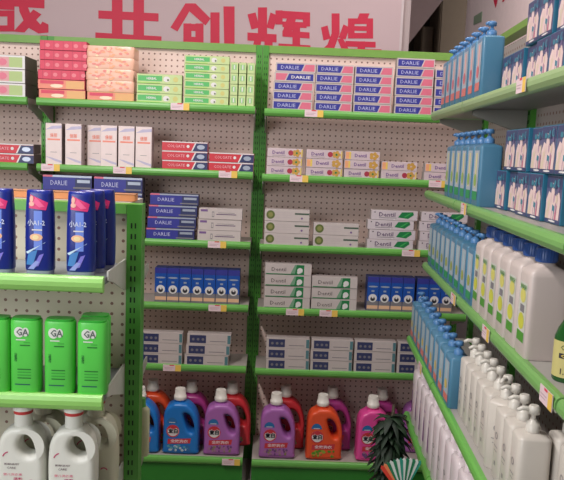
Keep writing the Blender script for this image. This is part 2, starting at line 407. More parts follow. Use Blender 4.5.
def d_redyellow(p, w, h, y):
    p.rect(-w/2+0.001, w/2-0.001, h*0.04, h*0.96, y, mat('coral_print', (232, 140, 116)), off=0.0003)
    p.rect(w*0.1, w*0.49, h*0.1, h*0.9, y, mat('apricot_soft', (226, 172, 112)), off=0.0006)
    p.rect(-w*0.45, w*0.05, h*0.55, h*0.9, y, mat('rose_red_print', (214, 66, 92)), off=0.0006)
    p.disc(-w*0.1, h*0.35, w*0.14, y, mat('cream_print', (244, 220, 190)), ry=h*0.2, n=10, off=0.0009)
def d_tallwhite(p, w, h, y):
    p.rect(-w/2+0.001, w/2-0.001, h*0.01, h*0.99, y, mat('blush_white', (232, 214, 210)), off=0.0003)
    p.flat([(-w*0.49, h*0.84), (w*0.49, h*0.88), (w*0.49, h*0.95), (-w*0.1, h*0.93)], y, mat('lilac_wave', (190, 182, 206)), off=0.0006)
    p.flat([(-w*0.49, h*0.2), (w*0.1, h*0.09), (w*0.49, h*0.05), (w*0.49, h*0.1), (-w*0.1, h*0.17)], y, mat('lilac_wave', (190, 182, 206)), off=0.0006)
    p.text('佳丽', -w*0.22, w*0.22, h*0.66, h*0.76, y, mat('salmon_print', (236, 140, 120)), bold=0.02)
    p.rect(-w*0.38, w*0.4, h*0.59, h*0.63, y, mat('salmon_print', (236, 140, 120)), off=0.0006)
    p.rect(-w*0.2, w*0.2, h*0.3, h*0.31, y, GREY, off=0.0006)
def d_whiteframe(p, w, h, y):
    p.rect(-w/2+0.001, w/2-0.001, h*0.02, h*0.98, y, WHITE, off=0.0003)
    p.rect(-w*0.44, w*0.44, h*0.14, h*0.86, y, mat('dusty_pink', (216, 160, 160)), off=0.0006)
    p.rect(w*0.16, w*0.44, h*0.14, h*0.86, y, mat('soft_lime', (176, 196, 130)), off=0.0009)
    p.disc(w*0.02, h*0.5, w*0.1, y, mat('soft_rose', (220, 120, 140)), ry=h*0.26, n=8, off=0.0011)

WHC = mat('carton_side_white', (180, 168, 164), 0.55)
DKC = mat('carton_side_dark', (70, 66, 90), 0.5)
GP = 'toothpaste cartons on the top shelf'
# shelf 1, bay right: blue and pink
cols = ['first', 'second', 'third', 'fourth', 'fifth']
for ci, (a, b_, n) in enumerate([(273, 313, 5), (314.5, 352, 5), (353, 391, 5), (394, 432, 6), (433, 471, 5)]):
    sp = {1: d_bluepink_flip} if ci == 0 else None
    of = [0.006, 0.002, 0.0, -0.002, -0.003] if ci == 0 else None
    stack(d_bluepink, WHC, 'toothpaste_carton', 1, 2, a, b_, n, 9.1, 'blue and pink toothpaste carton', f'the {cols[ci]} column, top shelf', 'blue and pink toothpaste cartons', special=sp, offs=of)
# shelf 1, left bay
zb = deck(1, 1)
stack(d_redsoap, mat('red_side', (176, 60, 80)), 'soap_carton', 1, 1, 38, 85, 6, 9.3, 'rose-red soap carton', 'the leftmost pile, top shelf', 'red soap cartons', special={4: d_redyellow, 5: d_redyellow}, offs=[0.006, 0.006, 0.006, 0, 0, 0.004])
stack(d_redyellow, mat('yellow_side', (196, 180, 110)), 'soap_carton', 1, 1, 87, 134, 1, 8.6, 'flat yellow and red soap carton', 'beneath the peach wrapped packs, top shelf', 'soap cartons')
stack(d_greenherb, mat('green_side', (150, 176, 110)), 'toothpaste_carton', 1, 1, 136.5, 182, 3, 9.3, 'green herbal toothpaste carton', 'the low pile beside the peach packs', 'green herbal cartons')
stack(d_greenherb, mat('green_side', (150, 176, 110)), 'toothpaste_carton', 1, 1, 183.5, 228.5, 6, 7.9, 'green herbal toothpaste carton', 'the tall six-high pile, top shelf', 'green herbal cartons')
for ci, (a, b_) in enumerate([(229.5, 237.4), (237.8, 245.6), (246, 254)]):
    stack(d_greenend, mat('green_side', (150, 176, 110)), 'toothpaste_carton', 1, 1, a, b_, 4, 10.6, 'pale green carton seen end-on', f'the {["left", "middle", "right"][ci]} column by the centre post', 'end-on green cartons', depth=0.16, jit=0.0)
# peach wrapped soap packs (soft packets)
def soft_pack(w, h, d, m, m2):
    p = P(); p.loft([(0, w*0.49, d*0.485, 14), (h*0.08, w*0.5, d*0.495, 14), (h*0.5, w*0.5, d*0.5, 14), (h*0.92, w*0.5, d*0.495, 14), (h, w*0.488, d*0.485, 14)], m, n=48)
    for k in range(26):
        u = random.uniform(-w*0.42, w*0.40); v = random.uniform(h*0.12, h*0.86)
        p.disc(u, v, random.uniform(0.006, 0.012), -d*0.5, random.choice(m2), ry=random.uniform(0.003, 0.006), n=8, off=0.0008)
    for k in (-0.25, 0.0, 0.25): p.box(w*k-0.0008, w*k+0.0008, -d*0.499, -d*0.49, h*0.15, h*0.85, m2[0])
    return Proto(p.build('wrapped_soap_pack'))
pk = soft_pack(0.212, 0.049, 0.12, mat('peach_wrap', (238, 186, 160), 0.3), [mat('rose_wrap', (232, 140, 130)), mat('cream_wrap', (246, 220, 180)), mat('apricot_wrap', (240, 170, 130))])
for i in range(4):
    xx = (X_at(86.5, zb+0.1, YL+0.01)+X_at(133, zb+0.1, YL+0.01))/2
    put(pk, (xx+random.uniform(-0.002, 0.002), YL+0.07, zb+0.0395+i*0.0492), 0.0, f'peach film-wrapped soap pack, {TOPW[4][3-i]} of the four-high pile', 'soap pack', 'peach wrapped soap packs')
# far left bay
XL = X_at(-22, 1.8, YL)
stack(d_whiteframe, mat('dark_side', (92, 78, 80)), 'gift_box', 1, 0, -22, 25.5, 3, 13.4, 'pink and green box with white frame', 'the pile cut by the left edge', 'white framed boxes', depth=0.16)
stack(d_redblue, mat('dark_side', (92, 78, 80)), 'toothpaste_carton', 2, 0, -16, 34, 2, 9.6, 'red and silver toothpaste carton', 'the pair at the left edge', 'red toothpaste cartons', depth=0.10)
# shelf 2, left bay: tall white cartons
tall = [(45.5, 62), (64.5, 82), (87, 99.6), (100.2, 117.2), (118.3, 134.4), (135.2, 151.8)]
for i, (a, b_) in enumerate(tall):
    zb = deck(2, 1); Yf = YL+0.008 if i != 2 else YL+0.02; x0 = X_at(a, zb+0.08, Yf); x1 = X_at(b_, zb+0.08, Yf)
    key = ('tall', i in (2,))
    if key not in CB: CB[key] = carton((x1-x0)-0.001 if i != 2 else 0.0765, 0.183, 0.06, mat('tall_side', (176, 160, 158)), d_tallwhite, 'lotion_box')
    wx = (x0+x1)/2 if i != 2 else x1-0.03
    if i == 2: Yf = YL+0.075
    put(CB[key], (wx, Yf+0.03, zb+0.0004), random.uniform(-0.015, 0.015), f'tall white box with salmon lettering, {["first", "second", "third", "fourth", "fifth", "sixth"][i]} from the left', 'box', 'tall white boxes')
stack(d_redblue, mat('red_side', (176, 60, 80)), 'toothpaste_carton', 2, 1, 161.5, 207.5, 3, 9.3, 'red and navy toothpaste carton', 'the three-high pile by the tall boxes', 'red toothpaste cartons')
stack(d_redblue, mat('red_side', (176, 60, 80)), 'toothpaste_carton', 2, 1, 208.5, 253.5, 2, 9.3, 'red and navy toothpaste carton', 'the pair by the centre post', 'red toothpaste cartons')
# shelf 2, right bay: floral
for ci, (a, b_, n, sp) in enumerate([(266.5, 302, 3, None), (305.5, 342, 3, {1: d_floral_mid}), (344, 379, 3, {0: d_floral_mid, 1: d_floral_mid}), (381, 417, 2, {0: d_floral_mid}), (424, 460, 2, {0: d_floral_mid})]):
    stack(d_floral, WHC, 'toothpaste_carton', 2, 2, a, b_, n, 8.9, 'lilac carton with gold flowers', f'the {cols[ci]} pile from the post', 'lilac flower cartons', special=sp)
# shelf 3, left bay
stack(d_blueband, DKC, 'toothpaste_carton', 3, 1, 43, 92, 4, 15.2, 'large dark blue toothpaste carton', 'the left pile behind the near stand', 'dark blue toothpaste cartons', depth=0.07)
stack(d_blueband, DKC, 'toothpaste_carton', 3, 1, 93, 141.5, 4, 15.2, 'large dark blue toothpaste carton', 'the right pile behind the near stand', 'dark blue toothpaste cartons', depth=0.07)
stack(d_blueband, DKC, 'toothpaste_carton', 3, 1, 146, 194.5, 4, 11.6, 'royal blue toothpaste carton', 'the fanned pile right of the near stand', 'dark blue toothpaste cartons', offs=[0.014, 0.008, 0.004, 0], depth=0.055)
stack(d_plainwhite, WHC, 'toothpaste_carton', 3, 1, 197.5, 241, 3, 11.2, 'plain white carton with violet marks', 'the pile beside royal blue cartons', 'plain white cartons', offs=[0.003, 0.001, 0])
# shelf 3, right bay
stack(d_emblem, WHC, 'toothpaste_carton', 3, 2, 264, 309, 3, 12.2, 'white carton with round olive emblem', 'the three-high pile by the post', 'olive emblem cartons')
stack(d_emblem, WHC, 'toothpaste_carton', 3, 2, 313, 358.5, 2, 12.2, 'white carton with round olive emblem', 'the lower two-high pile', 'olive emblem cartons')
stack(d_leaf, WHC, 'toothpaste_carton', 3, 2, 366.5, 413, 4, 9.9, 'pearly carton with green leaf', 'the left leaf-carton pile', 'green leaf cartons', offs=[0.012, 0.0, 0.01, 0.0])
stack(d_leaf, WHC, 'toothpaste_carton', 3, 2, 418, 464.5, 4, 9.9, 'pearly carton with green leaf', 'the right leaf-carton pile', 'green leaf cartons', offs=[0.005, 0.0, 0.004, 0.0])
# shelf 4
def d_tube(p, w, h, y):
    p.rect(-w/2+0.0008, w/2-0.0008, h*0.005, h*0.995, y, mat('tube_blue', (30, 82, 168), 0.3), off=0.0003)
    p.rect(-w/2+0.0008, w/2-0.0008, h*0.84, h*0.995, y, BLUE, off=0.0006)
    p.rect(-w/2+0.0008, w/2-0.0008, h*0.005, h*0.3, y, GREY, off=0.0006)
    p.disc(0, h*0.715, w*0.4, y, SILV, ry=h*0.025, n=12)
    p.rect(-w*0.12, w*0.12, h*0.56, h*0.61, y, SILV, off=0.0009)
    p.disc(0, h*0.38, w*0.36, y, WHITE, off=0.0010); p.disc(0, h*0.36, w*0.2, y, DARK, off=0.0013, n=12)
    p.disc(0, h*0.4, w*0.09, y, WHITE, off=0.0016, n=8)
    p.rect(-w*0.46, w*0.46, h*0.07, h*0.17, y, mat('apricot_print', (232, 184, 150)), off=0.0009)
def tubes(px0, px1, n, b, place, dark=False):
    zb = deck(4, b); Yf = YL+0.02; x0 = X_at(px0, zb+0.05, Yf); x1 = X_at(px1, zb+0.05, Yf); w = (x1-x0)/n
    pr = carton(w-0.0008, 0.160, 0.07, mat('tube_side', (34, 52, 110), 0.35), d_tube, 'toothbrush_box')
    for i in range(n):
        put(pr, (x0+w*(i+0.5), Yf+0.035, zb+0.0004), 0, f'upright blue box with white ring, {["first", "second", "third", "fourth", "fifth", "sixth", "seventh"][i]} from left, {place}', 'box', 'upright blue boxes')
tubes(154.5, 239.5, 7, 1, 'left bay row')
tubes(366.5, 414, 4, 2, 'open end of right row')
tubes(416, 452, 3, 2, 'part behind pump bottles')
stack(d_dentil, WHC, 'toothpaste_carton', 4, 2, 263.5, 310, 4, 11.6, 'white carton with dark green end panel', 'the four-high pile', 'white and green cartons')
stack(d_dentil, WHC, 'toothpaste_carton', 4, 2, 310.8, 356.5, 3, 11.6, 'white carton with dark green end panel', 'the three-high pile', 'white and green cartons')
# shelf 5
for ci, (a, b_, b, ln) in enumerate([(140, 182, 1, 'beside the near stand'), (184, 228, 1, 'left bay, right pile'), (265.5, 309, 2, 'right bay, first pile'), (310, 352, 2, 'right bay, second pile'), (353.5, 395, 2, 'right bay, third pile'), (396.5, 438, 2, 'right bay, fourth pile')]):
    stack(d_navylabel, WHC, 'toothpaste_carton', 5, b, a, b_, 3, 11.2, 'white carton with navy panel', ln, 'navy panel cartons', offs=[0.012, 0.006, 0] if ci == 1 else None)

# ------------------------------------------------------------------ price tags
TAGW = mat('tag_white', (232, 206, 210)); TAGY = mat('tag_yellow', (236, 196, 90)); TAGR = mat('tag_red', (226, 70, 90))
def tagproto(w=0.082, h=0.03):
    p = P(); p.box(-w/2, w/2, -0.0008, 0.0008, -h/2, h/2, TAGW)
    p.rect(w*0.18, w*0.5, -h*0.5, h*0.5, -0.0008, TAGY, off=0.0003); p.rect(-w*0.14, w*0.12, h*0.34, h*0.5, -0.0008, TAGR, off=0.0005)
    p.rect(-w*0.42, w*0.0, -h*0.2, -h*0.14, -0.0008, mat('tag_ink', (190, 160, 168)), off=0.0005); p.rect(-w*0.42, w*0.08, 0, h*0.06, -0.0008, mat('tag_ink', (190, 160, 168)), off=0.0005)
    return Proto(p.build('price_tag'))
tp = tagproto()
for px, k, b, ln in [(180, 1, 1, 'under the tall green pile'), (314, 1, 2, 'under the blue and pink cartons'), (50.5, 2, 1, 'under the first tall white box'), (122.5, 2, 1, 'under the fifth tall white box'), (228, 2, 1, 'under the red and navy pair'), (299, 2, 2, 'under the first flower pile'), (438, 2, 2, 'under the fifth flower pile'), (217, 3, 1, 'under the plain white cartons'), (411, 3, 2, 'under the green leaf cartons'), (217.5, 4, 1, 'under the upright blue boxes'), (295, 4, 2, 'under the four-high green-ended pile'), (328.5, 4, 2, 'under the three-high green-ended pile'), (172, 5, 1, 'above the blue jug'), (231, 6, 1, 'below the mauve jug by the post')]:
    z = SH[k]+DZ[b]-0.0155; Y = (YB if k == 6 else YL)-0.0059
    put(tp, (X_at(px, z, Y), Y, z), 0, f'white and yellow price tag on the green rail, {ln}', 'price tag', 'price tags')

# ------------------------------------------------------------------ detergent jugs
def jug(cname, rgb, lab2):
    r = empty('detergent_jug', (0, 0, 0)); m = mat('jug_'+cname, rgb, 0.35, 0.03, 8)
    body = [(-0.076, 0.004), (-0.081, 0.03), (-0.080, 0.12), (-0.078, 0.185), (-0.066, 0.218), (-0.045, 0.232), (-0.030, 0.240), (0.012, 0.240), (0.034, 0.232), (0.060, 0.205), (0.078, 0.160), (0.083, 0.10), (0.082, 0.03), (0.077, 0.004), (0.0, 0.0)]
    hole = [(0.012, 0.192), (0.034, 0.190), (0.052, 0.164), (0.062, 0.126), (0.054, 0.104), (0.036, 0.112), (0.020, 0.146)]
    outline('body', [smooth_loop(body), smooth_loop(hole, 4)], 0.092, 0.016, m, r)
    p = P(); c = mat('jug_cap', (226, 220, 210), 0.4)
    p.loft([(0.236, 0.024, 0.024), (0.25, 0.025, 0.025)], m, cx=-0.01)
    p.loft([(0.25, 0.028, 0.028), (0.258, 0.0295, 0.0295), (0.268, 0.0285, 0.0285), (0.269, 0.0255, 0.0255), (0.296, 0.0245, 0.0245), (0.301, 0.0225, 0.0225)], c, cx=-0.01)
    p.build('cap', r)
    p = P(); y = -0.0462
    p.disc(-0.038, 0.150, 0.024, y, mat('jug_crest_blue', (44, 110, 170)), off=0.0004, a0=0, a1=pi, ry=0.026)
    p.rect(-0.052, -0.024, 0.1515, 0.1545, y, WHITE, off=0.0006)
    p.disc(-0.034, 0.112, 0.030, y, WHITE, off=0.0004); p.disc(-0.034, 0.112, 0.030, y, RED, off=0.0007, hole=0.82)
    p.disc(-0.034, 0.118, 0.022, y, RED, off=0.0006, a0=0, a1=pi, ry=0.022)
    p.text('立白', -0.057, -0.009, 0.099, 0.127, y, WHITE, off=0.0009, bold=0.09)
    p.text('立白', -0.055, -0.011, 0.101, 0.125, y, DARK, off=0.0012, bold=0.05)
    p.flat([(-0.058, 0.050), (0.046, 0.056), (0.050, 0.080), (-0.056, 0.074)], y, RED, off=0.0005)
    p.text('全效洗衣', -0.044, 0.036, 0.057, 0.073, y, mat('tag_white', (232, 206, 210)), off=0.0009, bold=0.03)
    for k in range(30):
        u = random.uniform(-0.052, 0.045); p.disc(u, random.uniform(0.02, 0.046), random.uniform(0.004, 0.010), y, random.choice(lab2), off=0.0004+k*0.00005, n=8, ry=0.006)
    p.build('label', r)
    return Proto(r)
L1 = [mat('lab_teal', (90, 160, 180)), mat('lab_pale', (190, 200, 210)), mat('lab_blue', (60, 110, 170))]
L2 = [mat('lab_violet', (120, 70, 130)), mat('lab_mauve', (170, 120, 150)), mat('lab_olive', (140, 130, 90))]
L3 = [mat('lab_green', (90, 140, 40)), mat('lab_lime', (150, 170, 60)), mat('lab_orange', (220, 120, 70))]
JG = {'blue': jug('blue', (34, 118, 196), L1), 'mauve': jug('mauve', (172, 104, 176), L2), 'orange': jug('orange', (232, 84, 44), L3), 'pink': jug('pink', (226, 76, 152), L2), 'red': jug('red', (206, 50, 58), L2), 'magenta': jug('magenta', (170, 56, 130), L2)}
def jugs(lst, row):
    for pxc, col, b, ln in lst:
        zb = deck(6, b); Y = YB+0.075 if row == 0 else YB+0.185
        x = X_at(pxc, zb+0.12, Y-0.046); put(JG[col], (x, Y, zb+0.0005), random.uniform(-0.02, 0.02), f'{col} detergent jug with white cap, {ln}', 'detergent jug', 'detergent jugs on the base shelf')
jugs([(140, 'blue', 1, 'half hidden by the near stand'), (180.5, 'blue', 1, 'front row right of the near stand'), (221.5, 'mauve', 1, 'front row left of the centre post'), (277.5, 'mauve', 2, 'front row right of the centre post'), (324.5, 'orange', 2, 'front row in the right bay'), (375, 'pink', 2, 'front row beside the dark leaves')], 0)
jugs([(153, 'orange', 1, 'behind the half hidden blue jug'), (192, 'magenta', 1, 'behind the front blue jug'), (233, 'red', 1, 'behind the left mauve jug'), (287, 'red', 2, 'behind the right mauve jug'), (334, 'magenta', 2, 'behind the orange jug'), (384, 'magenta', 2, 'behind the pink jug'), (421, 'mauve', 2, 'half hidden behind the low rack rail')], 1)

# ------------------------------------------------------------------ near stand (left)
YF, YFP = 1.52, 1.75
pr_ = at(141, 330, YFP); XR = pr_.x; XR0 = XR-0.037
ZTF = at(133, 204, YFP).z
ZI = at(52, 275.5, YF).z; ZII = at(52, 394.5, YF).z; ZIII = ZII-(ZI-ZII)*0.965
XE = at(103, 283, YF).x; XW = XE-1.0
r = empty('shelving_unit', ((XW+XR)/2, YFP, 0)); tag(r, 'near free-standing green shelf stand at the left, with slotted end post', 'shelving'); og = r.location
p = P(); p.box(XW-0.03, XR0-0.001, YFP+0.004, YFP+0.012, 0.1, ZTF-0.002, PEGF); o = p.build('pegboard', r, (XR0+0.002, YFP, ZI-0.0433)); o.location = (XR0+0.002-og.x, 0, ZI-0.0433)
for x0, x1 in ((XR0, XR), (XW-0.068, XW-0.031)):
    p = P(); p.box(x0, x1, YFP-0.012, YFP+0.035, 0, ZTF, GREEND); slots(p, x0+0.012, YFP-0.012, 0.1, ZTF-0.04, 0.0267, w=0.004, h=0.013); slots(p, x0+0.0215, YFP-0.012, 0.1, ZTF-0.04, 0.0267, w=0.0035, h=0.013); p.build('post', r, og)
p = P(); p.box(XW-0.03, XR0-0.001, YFP-0.012, YFP+0.003, ZTF-0.024, ZTF, GREEN); p.box(XW-0.03, XR0-0.001, YFP+0.013, YFP+0.03, ZTF-0.024, ZTF, GREEN); p.build('top_rail', r, og)
for z in (ZI, ZII, ZIII):
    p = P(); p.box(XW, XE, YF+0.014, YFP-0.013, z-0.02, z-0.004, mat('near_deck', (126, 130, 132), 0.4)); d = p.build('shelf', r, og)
    p = P(); lip(p, XW, XE, YF, z, 0.036, mat('near_rail', (146, 204, 104), 0.33)); p.build('price_rail', d, og)
    bracket(XE+0.003, YF+0.03, YFP-0.013, z+0.008, d, og, 0.035, 0.08, m=mat('bracket_clear', (200, 200, 192), 0.4))
    # rear side shelf
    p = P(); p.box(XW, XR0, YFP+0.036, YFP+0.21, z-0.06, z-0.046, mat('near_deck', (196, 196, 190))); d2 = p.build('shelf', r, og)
    bracket(XR0+0.02, YFP+0.036, YFP+0.21, z-0.035, d2, og, 0.03, 0.06) if False else None
    q = P(); prof = [(YFP+0.036, z-0.035), (YFP+0.036, z-0.11), (YFP+0.12, z-0.075), (YFP+0.20, z-0.055), (YFP+0.20, z-0.035)]
    q.sweepx(prof, XR0+0.016, XR0+0.020, BRKT); q.build('bracket', d2, og)
p = P(); p.box(XW, XE, YFP-0.2, YFP-0.18, 0, ZIII-0.3, GREEN); p.build('kick_plate', r, og)
p = P(); p.box(XW, XE, YFP-0.2, YFP-0.013, ZIII-0.3, ZIII-0.28, DECK); p.build('shelf', r, og)

# blue shampoo bottles
BB = mat('deep_blue_plastic', (24, 40, 132), 0.28, 0.05, 12)
def blue_bottle():
    w, h, d = 0.0312, 0.186, 0.020
    r = empty('shampoo_bottle', (0, 0, 0))
    secs = [(0.010, w*0.97, d*0.95), (0.014, w*1.0, d), (h*0.4, w*1.01, d), (h*0.75, w*0.97, d*0.98), (h*0.95, w*0.90, d*0.9), (h*0.985, w*0.885, d*0.84), (h, w*0.86, d*0.72)]
    p = P(); p.loft(secs, BB, n=40, e=2.9); p.build('body', r)
    p = P(); p.loft([(0, w*0.93, d*0.9), (0.0095, w*0.95, d*0.92)], mat('clear_cap', (150, 156, 176), 0.2), n=32, e=2.9); p.build('cap', r)
    def surf(x, z):
        for s0, s1 in zip(secs, secs[1:]):
            if s0[0] <= z <= s1[0]: t = (z-s0[0])/(s1[0]-s0[0]); a = s0[1]+(s1[1]-s0[1])*t; b = s0[2]+(s1[2]-s0[2])*t; break
        else: a, b = secs[0][1:3]
        q = max(0, 1-min(1, abs(x/a))**2.9); return -b*q**(1/2.9)
    p = P(); mg = mat('magenta_print', (226, 50, 120)); sk_ = mat('skin_print', (238, 176, 160))
    p.flat([(-0.019, h*0.79), (0.018, h*0.77), (0.022, h*0.86), (-0.016, h*0.95)], 0, mg, surf, 0.0006)
    p.disc(-0.013, h*0.90, 0.0042, 0, sk_, surf, 0.0016, ry=0.007); p.disc(-0.013, h*0.84, 0.006, 0, sk_, surf, 0.0015, ry=0.005)
    p.flat([(-0.010, h*0.86), (0.004, h*0.80), (0.016, h*0.81), (-0.004, h*0.92)], 0, mat('hot_pink_print', (244, 96, 150)), surf, 0.0012)
    p.rect(-0.008, 0.010, h*0.30, h*0.76, 0, mat('sky_print', (110, 140, 230)), surf, 0.0005)
    p.text('小A1-2', -0.022, 0.016, h*0.585, h*0.66, 0, mat('ink_white_blue', (206, 214, 240)), surf, 0.0014, bold=0.02)
    p.rect(-0.012, 0.010, h*0.53, h*0.545, 0, WHITE, surf, 0.0012)
    p.disc(-0.003, h*0.45, 0.014, 0, mat('glow_peach', (244, 190, 150)), surf, 0.0008, ry=0.008); p.disc(-0.004, h*0.45, 0.007, 0, mat('glow_yellow', (250, 226, 170)), surf, 0.0011, ry=0.005)
    p.flat([(-0.027, h*0.27), (-0.022, h*0.25), (0.018, h*0.40), (0.016, h*0.385)], 0, mat('swoosh_white', (196, 222, 240)), surf, 0.0013)
    p.flat([(-0.026, h*0.12), (-0.010, h*0.12), (0.000, h*0.30), (-0.020, h*0.27)], 0, mat('swoosh_cyan', (60, 130, 200)), surf, 0.0008)
    p.flat([(-0.010, h*0.09), (0.002, h*0.11), (0.014, h*0.26), (0.004, h*0.24)], 0, mat('swoosh_violet', (130, 120, 220)), surf, 0.0011)
    p.flat([(-0.022, h*0.07), (-0.008, h*0.07), (0.004, h*0.16), (-0.004, h*0.17)], 0, mat('swoosh_pale', (150, 160, 230)), surf, 0.0013)
    p.build('label', r); return Proto(r)
bp = blue_bottle()
zI = ZI-0.0035
for i, (pc, Y, ln) in enumerate([(-3.0, YF+0.035, 'cut by the left edge of the photo'), (37.5, YF+0.035, 'in the middle, above the green bottles'), (79, YF+0.035, 'front one at the right end'), (81+8.5, YF+0.035+0.05, 'second deep at the right end'), (81+19, YF+0.035+0.10, 'third deep at the right end, nearest the pegboard')]):
    x = X_at(pc, zI+0.09, Y-0.02); put(bp, (x, Y, zI+0.0004), 0.0, f'dark blue shampoo bottle with pink picture, {ln}', 'bottle', 'dark blue shampoo bottles')

# green shower bottles
GB = mat('bright_green_plastic', (92, 212, 82), 0.28, 0.03, 10); GBD = mat('mid_green_plastic', (50, 176, 54), 0.3)
def green_bottle():
    w, h, d = 0.0332, 0.166, 0.0215; n = 3.4
    r = empty('shower_gel_bottle', (0, 0, 0))
    p = P(); p.loft([(0, w*0.95, d*0.93), (0.003, w, d), (h*0.97, w, d), (h, w*0.97, d*0.95)], GB, n=40, e=n); p.build('body', r)
    p = P(); p.loft([(h+0.0004, w*0.9, d*0.9), (h+0.0045, w*0.9, d*0.9)], GBD, n=32, e=n); p.build('lid', r)
    surf = lambda x, z: -d*max(0, 1-min(1, abs(x/w))**n)**(1/n)
    p = P(); dk = mat('forest_print', (24, 110, 40))
    p.disc(-0.010, h*0.845, 0.0115, 0, mat('emblem_white', (226, 228, 220)), surf, 0.0007, ry=0.012)
    p.disc(0.004, h*0.85, 0.0075, 0, mat('emblem_white', (226, 228, 220)), surf, 0.0007, ry=0.010)
    p.text('GA', -0.016, 0.011, h*0.80, h*0.895, 0, mat('emblem_grey', (90, 100, 96)), surf, 0.0012, bold=0.02)
    p.rect(-0.017, 0.004, h*0.735, h*0.75, 0, WHITE, surf, 0.0008); p.rect(-0.008, 0.014, h*0.66, h*0.675, 0, dk, surf, 0.0008)
    p.rect(0.0, 0.014, h*0.70, h*0.712, 0, mat('soft_green_print', (60, 170, 60)), surf, 0.0008)
    p.text('沐浴', -0.021, -0.015, h*0.44, h*0.56, 0, dk, surf, 0.0010, bold=0.03)
    for q in (0.33, 0.29, 0.25, 0.21): p.rect(-0.014, 0.016, h*q, h*(q+0.014), 0, dk if q in (0.33, 0.21) else mat('soft_green_print', (60, 170, 60)), surf, 0.0008)
    p.rect(-0.02, 0.014, h*0.12, h*0.135, 0, mat('navy_green', (30, 90, 90)), surf, 0.0008)
    p.build('label', r); return Proto(r)
gp = green_bottle(); zII = ZII-0.0035
for pc, Y, ln in [(-7, YF+0.026, 'cut by the left edge of the photo'), (24, YF+0.03, 'second from the right end gap, below blue bottles'), (58, YF+0.03, 'next to the rightmost'), (91, YF+0.03, 'rightmost of the front row'), (93.5, YF+0.078, 'behind the rightmost one')]:
    if ln.startswith('second from'): ln = 'third from the right'
    x = X_at(pc, zII+0.08, Y-0.02); put(gp, (x, Y, zII+0.0004), 0, f'bright green shower gel bottle with round emblem, {ln}', 'bottle', 'bright green bottles')

# white jugs with round finger hole
WJ = mat('milky_plastic', (226, 226, 216), 0.3, 0.02, 6); WJ2 = mat('cream_plastic', (204, 202, 178), 0.35, 0.02, 6)
def white_jug(m, nm):
    r = empty('laundry_jug', (0, 0, 0))
    body = [(-0.048, 0.003), (-0.0525, 0.03), (-0.0535, 0.09), (-0.050, 0.135), (-0.040, 0.160), (-0.026, 0.172), (-0.014, 0.176), (0.016, 0.176), (0.032, 0.168), (0.044, 0.150), (0.052, 0.115), (0.0535, 0.07), (0.0525, 0.03), (0.048, 0.003), (0, 0)]
    hole = [(0.0180+0.0235*cos(-k*pi/10), 0.134+0.0255*sin(-k*pi/10)) for k in range(20)]
    outline('body', [smooth_loop(body), hole], 0.056, 0.014, m, r, 4)
    p = P(); p.loft([(0.170, 0.0205, 0.0205), (0.204, 0.0195, 0.0195)], m); p.build('neck', r)
    p = P(); p.loft([(0.2042, 0.0212, 0.0212), (0.212, 0.0212, 0.0212)], mat('neck_red', (196, 60, 60), 0.4)); p.loft([(0.212, 0.023, 0.023), (0.236, 0.022, 0.022), (0.24, 0.019, 0.019)], m); p.build('cap', r)
    p = P(); y = -0.0282; mg = mat('berry_print', (196, 70, 110)); tx = mat('warm_grey_print', (130, 116, 120))
    for k in range(6): t0 = pi*0.9-k*0.17; t1 = t0-0.17; ro, ri = 0.0175, 0.0148; p.flat([(-0.022+ri*cos(t0), 0.104+ri*sin(t0)), (-0.022+ri*cos(t1), 0.104+ri*sin(t1)), (-0.022+ro*cos(t1), 0.104+ro*sin(t1)), (-0.022+ro*cos(t0), 0.104+ro*sin(t0))], y, mg)
    p.text('MAMA&BABY', -0.034, 0.000, 0.089, 0.094, y, tx, bold=0.01); p.text('CARE', -0.028, -0.008, 0.080, 0.085, y, tx, bold=0.01)
    p.text('婴儿洗衣液', -0.036, 0.006, 0.064, 0.070, y, mat('rose_print', (224, 130, 150)), bold=0.01); p.text('温和', -0.014, 0.006, 0.054, 0.060, y, mg, bold=0.02)
    p.disc(0.026, 0.045, 0.010, y, mg, hole=0.7, a0=0.4, a1=2.6)
    p.build('label', r); return Proto(r)
wj = white_jug(WJ, 'white'); wc = white_jug(WJ2, 'cream'); zIII = ZIII-0.0035
for pr, pc, Y, ln in [(wj, 19.5, YF+0.04, 'white laundry jug with round finger hole, bottom left corner'), (wj, 70.5, YF+0.04, 'white laundry jug with round finger hole, right of the corner one'), (wc, 40, YF+0.115, 'cream laundry jug in the second row, behind the left white jug'), (wc, 93, YF+0.115, 'cream laundry jug in the second row, beside the end post')]:
    x = X_at(pc, zIII+0.1, Y-0.028); put(pr, (x, Y, zIII+0.0005), 0, ln, 'jug', 'pale laundry jugs')

# orange carton lying on the rear side of the near stand
OR = mat('orange_card', (214, 140, 88), 0.6)
zc = ZTF-0.024
p = P(); p.box(XW, XW+0.05, YFP+0.036, YFP+0.2, 0, 0.01, DECK)
xx1 = X_at(135, ZTF+0.01, YFP+0.065)
rr = empty('shipping_carton', (xx1-0.2, YFP+0.085, ZTF+0.0005))
p = P(); p.box(-0.2, 0.2, -0.02, 0.02, 0, 0.017, OR, 0.001); p.build('box', rr)
p = P(); p.box(-0.2005, 0.2005, -0.0206, 0.0206, 0.0172, 0.0190, mat('card_lid', (176, 122, 88), 0.7)); p.build('lid', rr)
tag(rr, 'low flat orange carton lying along the top of the near stand', 'carton')
# rear top shelf of the near stand carries it
p = P(); p.box(XW, XR0-0.001, YFP+0.036, YFP+0.21, ZTF-0.012, ZTF, DECK); p.build('shelf', r, og)
